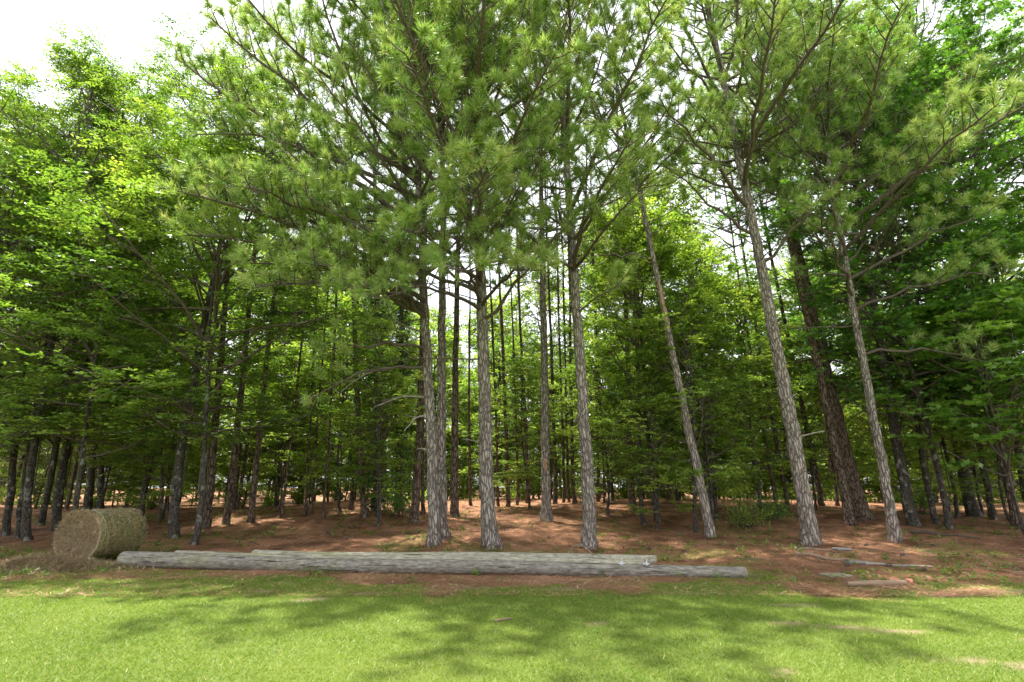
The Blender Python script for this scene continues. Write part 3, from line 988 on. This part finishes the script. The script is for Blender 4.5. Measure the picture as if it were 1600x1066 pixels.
x, y = scatter(470000, 4.3, 13.2, 1.05)
g = grass_mask(x, y) * (1 - .5 * bare_mask(x, y))
keep = rg.random(len(x)) < g * (.62 + .5 * fbm(x, y, .5, 40)) * np.where(y > 12, .7, 1) + .012 * (y < 10)
x, y, g = x[keep], y[keep], g[keep]
n = len(x)
z = ground_z_fast(x, y) - .004
az = rg.uniform(0, 6.283, n)
hgt = rg.uniform(.013, .034, n) * (.7 + .5 * g) * (.8 + .5 * fbm(x, y, .9, 50))
ln = rg.uniform(.5, 2.0, n) * hgt
w = rg.uniform(.0026, .0050, n) * (.8 + y * .05)
ta = rg.uniform(0, 6.283, n)
B0 = np.stack([x - np.cos(az) * w, y - np.sin(az) * w, z], -1)
B1 = np.stack([x + np.cos(az) * w, y + np.sin(az) * w, z], -1)
TP = np.stack([x + np.cos(ta) * ln, y + np.sin(ta) * ln, z + hgt], -1)
V = np.stack([B0, B1, TP], 1).reshape(-1, 3)
t = .12 + .62 * fbm(x, y, 1.3, 60) + rg.normal(0, .10, n) + .22 * (1 - g)
t = np.where(rg.random(n) < .035 + .16 * (1 - g), rg.uniform(.85, 1, n), t.clip(0, .84))
gr = link('grass', mesh('grass', V, np.arange(len(V)).reshape(-1, 3), M['grass'], np.repeat(t, 3)))
tag(gr, 'short mown green grass of the lawn', 'grass', kind='stuff')

x, y = scatter(185000, 8.6, 27, 1.5, 1.0, 1.0)
g = np.clip(grass_mask(x, y), 0, 1)
keep = rg.random(len(x)) < (1 - .85 * g)
x, y = x[keep], y[keep]
px_, py_ = [], []
for h_ in HERO:
    r_ = .16 + np.abs(rg.normal(0, .28, 420))
    a_ = rg.uniform(0, 6.283, 420)
    px_.append(h_[1] + r_ * np.cos(a_))
    py_.append(h_[2] + r_ * np.sin(a_))
foot = np.concatenate([np.zeros(len(x)), np.ones(420 * len(HERO))])
x, y = np.concatenate([x] + px_), np.concatenate([y] + py_)
n = len(x)
z = ground_z_fast(x, y) + rg.uniform(.002, .03, n) + foot * rg.uniform(0, .09, n)
az = rg.uniform(0, 6.283, n)
ln = rg.uniform(.08, .2, n) * (1 + .02 * y)
w = .0035 + .00022 * y
dz = rg.normal(0, .014, n)
B0 = np.stack([x - np.sin(az) * w, y + np.cos(az) * w, z], -1)
B1 = np.stack([x + np.sin(az) * w, y - np.cos(az) * w, z], -1)
TP = np.stack([x + np.cos(az) * ln, y + np.sin(az) * ln, z + .006 + np.abs(dz)], -1)
V = np.stack([B0, B1, TP], 1).reshape(-1, 3)
t = (.1 + .75 * fbm(x, y, 1.1, 70) + rg.normal(0, .2, n)).clip(0, 1)
st = link('pine_straw', mesh('pine_straw', V, np.arange(len(V)).reshape(-1, 3), M['straw_needles'], np.repeat(t, 3)))
tag(st, 'red brown pine straw litter covering the forest floor', 'pine straw', kind='stuff')

# weeds in the litter
x, y = scatter(4200, 9.6, 24, 1.1)
keep = rg.random(len(x)) < sstep(.45, .62, fbm(x, y, 1.6, 80)) * .8 + .05
x, y = x[keep], y[keep]
k = 7
n = len(x)
hx = np.repeat(x, k) + rg.normal(0, .05, n * k)
hy = np.repeat(y, k) + rg.normal(0, .05, n * k)
C = np.stack([hx, hy, ground_z_fast(hx, hy) + rg.uniform(.01, .10, n * k)], -1)
D = nrm(np.stack([rg.normal(0, 1, n * k), rg.normal(0, 1, n * k), rg.uniform(0, .8, n * k)], -1))
V, F, A_ = leaves(rg, C, D, nrm(np.array([0, 0, 1.]) + rg.normal(0, .4, (n * k, 3))), .085, .04, rg.uniform(0, 1, n * k))
wd = link('weeds', mesh('weeds', V, F, M['weed'], A_))
tag(wd, 'small green weeds sprouting through the pine straw', 'weeds', kind='stuff')

# ------------------------------------------------------------------ utility poles
def pole_mat(name, stops, moss):
    m, N, L = newmat(name)
    out = N.new('ShaderNodeOutputMaterial')
    p = N.new('ShaderNodeBsdfPrincipled')
    p.inputs['Roughness'].default_value = .8
    p.inputs['Specular IOR Level'].default_value = .2
    n1 = noise(N, L, mapped(N, L, (2.4, 9, 9)), 2.6, 8, .75)      # grain along the pole
    n2 = noise(N, L, mapped(N, L, (.7, 1.4, 1.4)), 1.3, 4, .55)
    r1_ = ramp(N, stops)
    L.new(n1.outputs['Fac'], r1_.inputs[0])
    r2_ = ramp(N, [(.52, (0, 0, 0)), (.70, (1, 1, 1))])
    L.new(n2.outputs['Fac'], r2_.inputs[0])
    gs = N.new('ShaderNodeMath')
    gs.operation = 'MULTIPLY'
    gs.inputs[1].default_value = moss
    L.new(r2_.outputs[0], gs.inputs[0])
    mm = N.new('ShaderNodeMixRGB')
    mm.inputs[2].default_value = (.25, .25, .12, 1)
    L.new(gs.outputs[0], mm.inputs[0])
    L.new(r1_.outputs[0], mm.inputs[1])
    n3 = noise(N, L, mapped(N, L, (.30, 13, 13)), 3.0, 2, .5)
    ck = ramp(N, [(.62, (1, 1, 1)), (.66, (.22, .2, .18))])
    L.new(n3.outputs['Fac'], ck.inputs[0])
    mk = N.new('ShaderNodeMixRGB')
    mk.blend_type = 'MULTIPLY'
    mk.inputs[0].default_value = 1
    L.new(mm.outputs[0], mk.inputs[1])
    L.new(ck.outputs[0], mk.inputs[2])
    L.new(mk.outputs[0], p.inputs['Base Color'])
    b = N.new('ShaderNodeBump')
    b.inputs['Strength'].default_value = .7
    b.inputs['Distance'].default_value = .012
    L.new(n1.outputs['Fac'], b.inputs['Height'])
    L.new(b.outputs[0], p.inputs['Normal'])
    L.new(p.outputs[0], out.inputs[0])
    return m


M['pole'] = pole_mat('weathered_pole', [(.28, (.050, .043, .035)), (.44, (.135, .121, .102)), (.58, (.245, .225, .192)), (.74, (.43, .405, .355))], .3)
M['pole_pale'] = pole_mat('pale_pole', [(.28, (.085, .076, .052)), (.44, (.235, .218, .165)), (.58, (.38, .36, .28)), (.74, (.52, .50, .41))], .55)
M['pole_end'] = simple_mat('pole_end', [(.3, (.20, .155, .085)), (.7, (.42, .36, .22))], 12)
M['metal'] = simple_mat('metal', [(.3, (.35, .36, .38)), (.7, (.62, .63, .65))], 20, rough=.45, bump=.2)


def pole(p0, p1, r0, r1, label, seed, mat='pole'):
    """a tapered round pole lying on the ground from p0 to p1 (x, y)"""
    rg_ = np.random.default_rng(seed)
    a, b_ = np.array(p0, float), np.array(p1, float)
    ln = np.linalg.norm(b_ - a)
    k, n_ = 28, 60
    root = bpy.data.objects.new('utility_pole', None)
    COL.objects.link(root)
    za = gz(*p0) + r0 - .03
    zb = gz(*p1) + r1 - .03
    root.location = (a[0], a[1], za)
    root.rotation_euler = (0, -math.atan2(zb - za, ln), math.atan2(b_[1] - a[1], b_[0] - a[0]))
    tag(root, label, 'utility pole', 'old poles lying along the edge of the wood')
    th = np.linspace(0, 2 * math.pi, k, endpoint=False)
    lump = rg_.normal(0, .014, (n_, 1)) + rg_.normal(0, .008, (n_, k)) + .008 * np.cos(2 * th + 1)[None]
    xs = np.linspace(0, ln, n_)
    rr = (r0 + (r1 - r0) * xs / ln)[:, None] * (1 + lump)
    rr = rr * (1 + .02 * np.sin(xs * 1.3 + seed))[:, None]
    cy, cz = .045 * np.sin(xs * .62 + seed) + .012 * np.sin(xs * 2.3 + seed), .016 * np.sin(xs * .9 + seed)
    V = np.stack([np.repeat(xs, k), (cy[:, None] + rr * np.cos(th)).ravel(), (cz[:, None] + rr * np.sin(th)).ravel()], -1)
    i = np.arange(n_ - 1)[:, None] * k
    j = np.arange(k)[None]
    Q = np.stack([i + j, i + (j + 1) % k, i + k + (j + 1) % k, i + k + j], -1).reshape(-1, 4)
    link('shaft', mesh('shaft', V, Q, M[mat], smooth=True), root)
    for e, x0, s in ((0, 0.0, -1), (n_ - 1, ln, 1)):
        rings, VV = (1.0, .93, .6, .25), []
        for q, f in enumerate(rings):
            VV.append(np.stack([np.full(k, x0 + s * (.0 if q == 0 else .018) + rg_.normal(0, .001)), cy[e] + f * rr[e] * np.cos(th), cz[e] + f * rr[e] * np.sin(th)], -1))
        VV = np.vstack(VV)
        i2 = np.arange(len(rings) - 1)[:, None] * k
        Q2 = np.stack([i2 + j, i2 + (j + 1) % k, i2 + k + (j + 1) % k, i2 + k + j], -1).reshape(-1, 4)
        cap = np.arange(k)[None] + (len(rings) - 1) * k
        link('end_grain', mesh('end_grain', VV, [Q2, cap], M['pole_end']), root)
    return root, ln


P1, l1 = pole((-7.92, 11.44), (4.23, 10.30), .158, .115, 'longest grey pole lying in front of the other two', 1)
P2, l2 = pole((-7.1, 11.86), (2.72, 11.70), .150, .100, 'middle pole with mossy top, pressed between the front pole and the back one', 2, 'pole_pale')
P3, l3 = pole((-5.6, 12.22), (3.1, 12.20), .150, .105, 'rear pole of the three, its end reaching past the middle one', 3, 'pole_pale')


def fitting(parent, x, z, s):
    G = Geo()
    G.tube([(x, -.02, z), (x, -.02, z + .05)], [.035, .035], 8, True)
    G.tube([(x, -.02, z + .04), (x + .01, -.02, z + .10)], [.012, .012], 6, True)
    G.tube([(x - .06, -.02, z + .02), (x + .06, -.03, z + .025)], [.015, .015], 6, True)
    link('metal_fitting', G.build('metal_fitting', M['metal']), parent)


fitting(P1, 10.0, .105, 1)
fitting(P1, 10.45, .105, 1)

# ------------------------------------------------------------------ hay bale
bx_, by_ = -9.05, 12.28
bale = bpy.data.objects.new('hay_bale', None)
COL.objects.link(bale)
bale.location = (bx_, by_, gz(bx_, by_))
bale.rotation_euler = (0, 0, R(-9))
tag(bale, 'round hay bale in weathered netting at the left end of the poles', 'hay bale')
m, N, L = newmat('bale_net')
out = N.new('ShaderNodeOutputMaterial')
p = N.new('ShaderNodeBsdfPrincipled')
p.inputs['Roughness'].default_value = .85
p.inputs['Specular IOR Level'].default_value = .2
nn1 = noise(N, L, mapped(N, L, (1, .45, 1)), 26, 6, .75)
nn2 = noise(N, L, mapped(N, L, (.6, 3.0, .6)), 2.2, 4, .6)
c1 = ramp(N, [(.32, (.050, .052, .020)), (.5, (.150, .140, .058)), (.70, (.33, .29, .15))])
L.new(nn1.outputs['Fac'], c1.inputs[0])
c2 = ramp(N, [(.60, (0, 0, 0)), (.72, (1, 1, 1))])
L.new(nn2.outputs['Fac'], c2.inputs[0])
rs = N.new('ShaderNodeMath')
rs.operation = 'MULTIPLY'
rs.inputs[1].default_value = .7
L.new(c2.outputs[0], rs.inputs[0])
mx = N.new('ShaderNodeMixRGB')
mx.inputs[2].default_value = (.36, .18, .07, 1)
L.new(rs.outputs[0], mx.inputs[0])
L.new(c1.outputs[0], mx.inputs[1])
L.new(mx.outputs[0], p.inputs['Base Color'])
b = N.new('ShaderNodeBump')
b.inputs['Strength'].default_value = 1
b.inputs['Distance'].default_value = .03
L.new(nn1.outputs['Fac'], b.inputs['Height'])
L.new(b.outputs[0], p.inputs['Normal'])
L.new(p.outputs[0], out.inputs[0])
M['bale_net'] = m
m, N, L = newmat('bale_face')
out = N.new('ShaderNodeOutputMaterial')
p = N.new('ShaderNodeBsdfPrincipled')
p.inputs['Roughness'].default_value = .9
nn1 = noise(N, L, mapped(N, L, (1, 1, 1)), 30, 6, .8)
c1 = ramp(N, [(.32, (.16, .11, .070)), (.5, (.40, .30, .20)), (.70, (.62, .50, .36))])
L.new(nn1.outputs['Fac'], c1.inputs[0])
L.new(c1.outputs[0], p.inputs['Base Color'])
b = N.new('ShaderNodeBump')
b.inputs['Strength'].default_value = 1
b.inputs['Distance'].default_value = .04
L.new(nn1.outputs['Fac'], b.inputs['Height'])
L.new(b.outputs[0], p.inputs['Normal'])
L.new(p.outputs[0], out.inputs[0])
M['bale_face'] = m
rgb = np.random.default_rng(9)
BR, BL = .57, 1.12
k = 64


def bale_ring(yy, r, th):
    x_ = r * np.cos(th) * 1.03
    z_ = BR + r * np.sin(th)
    low = np.clip(.16 - z_, 0, None)
    z_ = z_ + low * .85 - .03                                    # sagging flat underside
    x_ = x_ * (1 + .13 * np.exp(-((z_ - .12) / .30) ** 2))
    z_ = z_ * (1 - .05 * np.exp(-((x_ + .1) / .5) ** 2) * (z_ > .6))
    x_ = x_ - .10 * np.clip(z_ - .3, 0, None) * (-1)
    return np.stack([x_, np.full_like(x_, yy), z_], -1)


th = np.linspace(0, 2 * math.pi, k, endpoint=False)
prof = [(-BL / 2 - .00, .90), (-BL / 2 + .02, .955), (-BL / 2 + .07, .99)] + [(-BL / 2 + .13 + q * (BL - .26) / 22, 1.0 + .012 * math.sin(q * 1.9) + rgb.normal(0, .004)) for q in range(23)] + [(BL / 2 - .07, .99), (BL / 2 - .02, .955), (BL / 2, .90)]
V = []
for yy, f in prof:
    rad = BR * f * (1 + .022 * np.cos(3 * th + yy * 2) + .014 * np.cos(5 * th - yy * 3) + rgb.normal(0, .010, k))
    V.append(bale_ring(yy, rad, th))
n_ = len(prof)
i = np.arange(n_ - 1)[:, None] * k
j = np.arange(k)[None]
Q = np.stack([i + j, i + (j + 1) % k, i + k + (j + 1) % k, i + k + j], -1).reshape(-1, 4)
link('netted_side', mesh('netted_side', np.vstack(V), Q, M['bale_net'], smooth=True), bale)
for sgn in (-1, 1):
    V = []
    fs = np.linspace(1, .02, 24)
    for q, f in enumerate(fs):
        yy = sgn * (BL / 2 + .035 * math.sin(math.pi * .5 * (1 - f)) + .004 * math.sin(q * 2.1))
        ring = bale_ring(yy, BR * .905 * f * np.ones(k), th)
        ring[:, 1] += rgb.normal(0, .016, k) * (q > 0)
        V.append(ring)
    i = np.arange(len(fs) - 1)[:, None] * k
    Q = np.stack([i + j, i + (j + 1) % k, i + k + (j + 1) % k, i + k + j], -1).reshape(-1, 4)
    link('straw_face', mesh('straw_face', np.vstack(V), [Q, np.arange(k)[None] + (len(fs) - 1) * k], M['bale_face']), bale)
# straw ends standing out of the face and sides
n = 9000
a = rgb.uniform(0, 6.283, n)
f = np.sqrt(rgb.random(n)) * .88
C = np.stack([BR * f * np.cos(a), np.full(n, -BL / 2 - .03), BR + BR * f * np.sin(a)], -1)
tg = np.stack([-np.sin(a), np.zeros(n), np.cos(a)], -1)
D = nrm(tg * (rgb.choice([-1, 1], n) * .7)[:, None] + rgb.normal(0, .75, (n, 3)) * [1, .5, 1] + np.array([0, -.3, -.25]))
ok = C[:, 2] > .06
C, D = C[ok], D[ok]
ln = rgb.uniform(.04, .14, len(C))[:, None]
sdv = nrm(np.cross(D, rgb.normal(size=D.shape))) * .0035
V = np.stack([C - sdv, C + sdv, C + D * ln], 1).reshape(-1, 3)
link('straw_ends', mesh('straw_ends', V, np.arange(len(V)).reshape(-1, 3), M['hay_strands'], np.repeat(rgb.uniform(0, .75, len(C)), 3)), bale)['kind'] = 'stuff'
# shaggy straw poking through the netting
n = 2600
a = rgb.uniform(-.5, math.pi + .5, n)
yy = rgb.uniform(-BL / 2, BL / 2, n)
C = bale_ring(0, np.full(n, BR * .995), a)
C[:, 1] = yy
o_ = np.stack([np.cos(a), np.zeros(n), np.sin(a)], -1)
tg = np.stack([-np.sin(a), np.zeros(n), np.cos(a)], -1)
D = nrm(tg * rgb.choice([-1, 1], n)[:, None] + o_ * rgb.uniform(.02, .5, n)[:, None] + rgb.normal(0, .35, (n, 3)))
ln = rgb.uniform(.03, .13, n)[:, None]
sdv = nrm(np.cross(D, rgb.normal(size=D.shape))) * .0035
V = np.stack([C - sdv, C + sdv, C + D * ln], 1).reshape(-1, 3)
link('straw_wisps', mesh('straw_wisps', V, np.arange(len(V)).reshape(-1, 3), M['hay_strands'], np.repeat(rgb.uniform(0, .8, n), 3)), bale)['kind'] = 'stuff'
M['net_twine'] = simple_mat('net_twine', [(.3, (.20, .23, .17)), (.7, (.34, .38, .30))], 10)
for q, (yy, tw) in enumerate(((-BL / 2 + .05, 0.0), (-BL / 2 + .16, .10), (-BL / 2 + .11, -.06))):
    G = Geo()
    t2 = np.linspace(.05, math.pi - .05, 26) if q != 1 else np.linspace(-.25, 1.9, 22)
    P = bale_ring(0, np.full(len(t2), BR * 1.012), t2)
    P[:, 1] = yy + tw * np.sin(t2 * 2.0)
    if q == 0:
        P[:, 0] *= .985
    G.tube(P, np.full(len(t2), .004), 5)
    link('net_twine', G.build('net_twine', M['net_twine']), bale)

# loose rotting hay at the foot of the bale
n = 16000
u, v = rgb.normal(0, 1, n), rgb.normal(0, 1, n)
hx = bx_ - .75 + u * .95
hy = by_ - 1.02 + v * .20 + .05 * np.sin(hx * 3)
mound = .27 * np.exp(-((hx - bx_ + .2) / 1.0) ** 2 - ((hy - by_ + .95) / .28) ** 2)
hz = gheight(hx, hy) + rgb.random(n) ** .5 * (.05 + mound)
az = rgb.uniform(0, 6.283, n)
D = nrm(np.stack([np.cos(az), np.sin(az), rgb.normal(0, .35, n)], -1))
C = np.stack([hx, hy, hz], -1)
ln = rgb.uniform(.06, .22, n)[:, None]
sdv = nrm(np.cross(D, np.array([0, 0, 1.]))) * .005
V = np.stack([C - sdv, C + sdv, C + D * ln], 1).reshape(-1, 3)
hl = link('loose_hay', mesh('loose_hay', V, np.arange(len(V)).reshape(-1, 3), M['hay_strands'], np.repeat((.15 + .6 * fbm(hx, hy, .4, 3) + rgb.normal(0, .22, n)).clip(0, 1), 3)))
tag(hl, 'rotting loose hay spread in front of the bale', 'hay', kind='stuff')

# ------------------------------------------------------------------ small things on the ground
M['old_wood'] = simple_mat('old_wood', [(.3, (.13, .085, .055)), (.7, (.31, .22, .15))], 6, (.3, 6, 6))
M['grey_board'] = simple_mat('grey_board', [(.3, (.13, .12, .108)), (.7, (.30, .28, .26))], 7, (.4, 5, 5))
M['brick'] = simple_mat('brick', [(.3, (.26, .10, .065)), (.7, (.46, .23, .15))], 14)
M['stone'] = simple_mat('stone', [(.3, (.15, .125, .095)), (.7, (.31, .26, .195))], 9)
M['cone'] = simple_mat('cone', [(.3, (.06, .042, .032)), (.7, (.17, .13, .10))], 30)


def chip(name, label, cat, x, y, sx, sy, sz, rz, mat, seed, group=None, tilt=0.0):
    """a worn slab or board: bevelled box with uneven corners"""
    rg_ = np.random.default_rng(seed)
    gxs = np.array([-1, -.93, -.3, .35, .93, 1.0])
    gys = np.array([-1, -.85, 0, .85, 1.0])
    V, top = [], []
    for zt in (-1, 1):
        for b0 in gys:
            for a0 in gxs:
                edge = abs(a0) == 1 or abs(b0) == 1
                V.append((sx / 2 * (a0 + rg_.normal(0, .02)), sy / 2 * (b0 + rg_.normal(0, .04)), sz / 2 + zt * sz / 2 * (.72 if edge else 1) + rg_.normal(0, sz * .05)))
    nx_, ny_ = len(gxs), len(gys)
    F = []
    o2 = nx_ * ny_
    for b0 in range(ny_ - 1):
        for a0 in range(nx_ - 1):
            c = b0 * nx_ + a0
            F.append((o2 + c, o2 + c + 1, o2 + c + 1 + nx_, o2 + c + nx_))
            F.append((c, c + nx_, c + 1 + nx_, c + 1))
    rim = list(range(nx_)) + [b0 * nx_ + nx_ - 1 for b0 in range(1, ny_)] + [(ny_ - 1) * nx_ + a0 for a0 in range(nx_ - 2, -1, -1)] + [b0 * nx_ for b0 in range(ny_ - 2, 0, -1)]
    for q in range(len(rim)):
        a0, b0 = rim[q], rim[(q + 1) % len(rim)]
        F.append((a0, b0, o2 + b0, o2 + a0))
    o = link(name, mesh(name, np.array(V), np.array(F), M[mat]), None, (x, y, gz(x, y) + .005), (0, tilt, rz))
    tag(o, label, cat, group)
    return o


def stick(name, label, cat, p0, p1, r0, r1, mat, seed, group=None, twigs=2, lift=.0):
    rg_ = np.random.default_rng(seed)
    G = Geo()
    t = np.linspace(0, 1, 12)[:, None]
    P = np.array([[p0[0], p0[1], 0]]) * (1 - t) + np.array([[p1[0], p1[1], 0]]) * t
    P[:, :2] += rg_.normal(0, .012, (12, 2)).cumsum(0) * .6
    P[:, 2] = gheight(P[:, 0], P[:, 1]) + .012 + np.linspace(r0, r1, 12) * .8 + lift * np.sin(math.pi * t[:, 0])
    base = P[0].copy()
    P = P - base
    G.tube(P, np.linspace(r0, r1, 12) * (1 + rg_.normal(0, .06, 12)), 8, True)
    for q in range(twigs):
        a0 = rg_.integers(3, 10)
        d = nrm(P[a0 + 1] - P[a0] + rg_.normal(0, .08, 3) * [1, 1, .2])
        G.tube(curve(P[a0], d, rg_.uniform(.15, .4), .02, 4, rg_, .12), np.linspace(r1 * .6, r1 * .25, 4), 5)
    o = link(name, G.build(name, M[mat], True), None, base)
    tag(o, label, cat, group)
    return o


stick('short_log', 'short brown round post lying on the grass in front of the bricks', 'log', (5.53, 9.42), (6.55, 9.5), .055, .05, 'old_wood', 1, None, 0)
chip('brick', 'whole red brick standing behind the short post', 'brick', 6.5, 9.74, .2, .1, .095, .2, 'brick', 1)
chip('brick', 'broken red brick at the right end of the short post', 'brick', 6.78, 9.72, .14, .1, .085, .9, 'brick', 2)
chip('brick', 'flat dark brick half buried left of the whole one', 'brick', 6.12, 9.78, .3, .1, .04, .05, 'brick', 3)
chip('flat_stone', 'flat tan stone slab lying in the straw left of the bricks', 'stone', 5.95, 10.45, .46, .3, .05, .1, 'stone', 4)
chip('board', 'grey weathered board lying on the straw by the long bare branch', 'board', 7.3, 11.9, .52, .3, .05, -.1, 'grey_board', 5)
chip('board', 'pale grey board scrap near the foot of the stout leaning pine', 'board', 8.0, 13.6, .36, .24, .05, .05, 'grey_board', 6)
stick('fallen_branch', 'long bare tan branch lying across the straw on the right', 'branch', (6.5, 12.9), (7.55, 11.7), .045, .035, 'old_wood', 7, None, 1)
stick('fallen_branch', 'thin grey branch running on from the grey board', 'branch', (7.35, 11.75), (8.5, 11.35), .03, .018, 'dead_wood', 8, None, 2)
stick('fallen_branch', 'dark fallen branch in the shade before the gum trees', 'branch', (11.6, 16.2), (12.6, 14.9), .05, .02, 'branch_bark', 9, None, 3)
stick('fallen_branch', 'grey stick beside the pale board scrap', 'branch', (7.0, 13.75), (7.75, 13.7), .018, .01, 'dead_wood', 10, None, 2)
stick('fallen_branch', 'thin forked twig propped on the poles beside the straight pine', 'branch', (1.15, 12.32), (1.75, 11.75), .012, .007, 'dead_wood', 11, None, 2, .36)
stick('fallen_branch', 'short bark strip on the grass in the middle of the lawn', 'branch', (-.2, 7.05), (.0, 7.15), .016, .012, 'old_wood', 15, None, 0)
rg = np.random.default_rng(21)
for q in range(34):
    x, y = rg.uniform(-7, 13), rg.uniform(10.6, 20)
    a0 = rg.uniform(0, 6.28)
    l0 = rg.uniform(.25, .8)
    stick('fallen_twig', 'thin dead twig lying in the pine straw', 'twig', (x, y), (x + l0 * math.cos(a0), y + l0 * math.sin(a0)), rg.uniform(.007, .014), .005, rg.choice(['dead_wood', 'branch_bark', 'old_wood']), 100 + q, 'dead twigs in the straw', 1)

# pine cones
G = Geo()
G.tube([(0, 0, 0), (.02, 0, 0), (.05, 0, 0), (.085, 0, 0), (.10, 0, 0)], [.012, .026, .030, .018, .004], 8)
for q in range(46):
    xq = .006 + .088 * q / 46
    a0 = q * 2.39996
    rr = .030 * math.sin(math.pi * (.15 + .75 * q / 46)) + .006
    c0 = np.array([xq, rr * .7 * math.cos(a0), rr * .7 * math.sin(a0)])
    o_ = np.array([.45, math.cos(a0), math.sin(a0)]) * .016
    s_ = np.cross([1, 0, 0], [0, math.cos(a0), math.sin(a0)]) * .008
    G.add([c0 - s_, c0 + s_, c0 + o_ + s_ * .5, c0 + o_ - s_ * .5], Q=[(0, 1, 2, 3)])
cone_me = G.build('pine_cone', M['cone'])
for q in range(46):
    if q < 26:
        x, y = rg.uniform(6.0, 11.5), rg.uniform(9.8, 14.5)
    else:
        x, y = rg.uniform(-6, 9), rg.uniform(13.2, 17)
    o = link('pine_cone', cone_me, None, (x, y, gz(x, y) + .032), (rg.uniform(0, 6), rg.normal(0, .2), rg.uniform(0, 6.28)), [rg.uniform(.9, 1.3)] * 3)
    tag(o, 'small dark pine cone lying on the ground', 'pine cone', 'fallen pine cones')

print('TUFTS', n_tuft, 'TRIS', sum(len(me.loops) - 2 * len(me.polygons) for me in bpy.data.meshes), 'OBJ', len(bpy.data.objects))
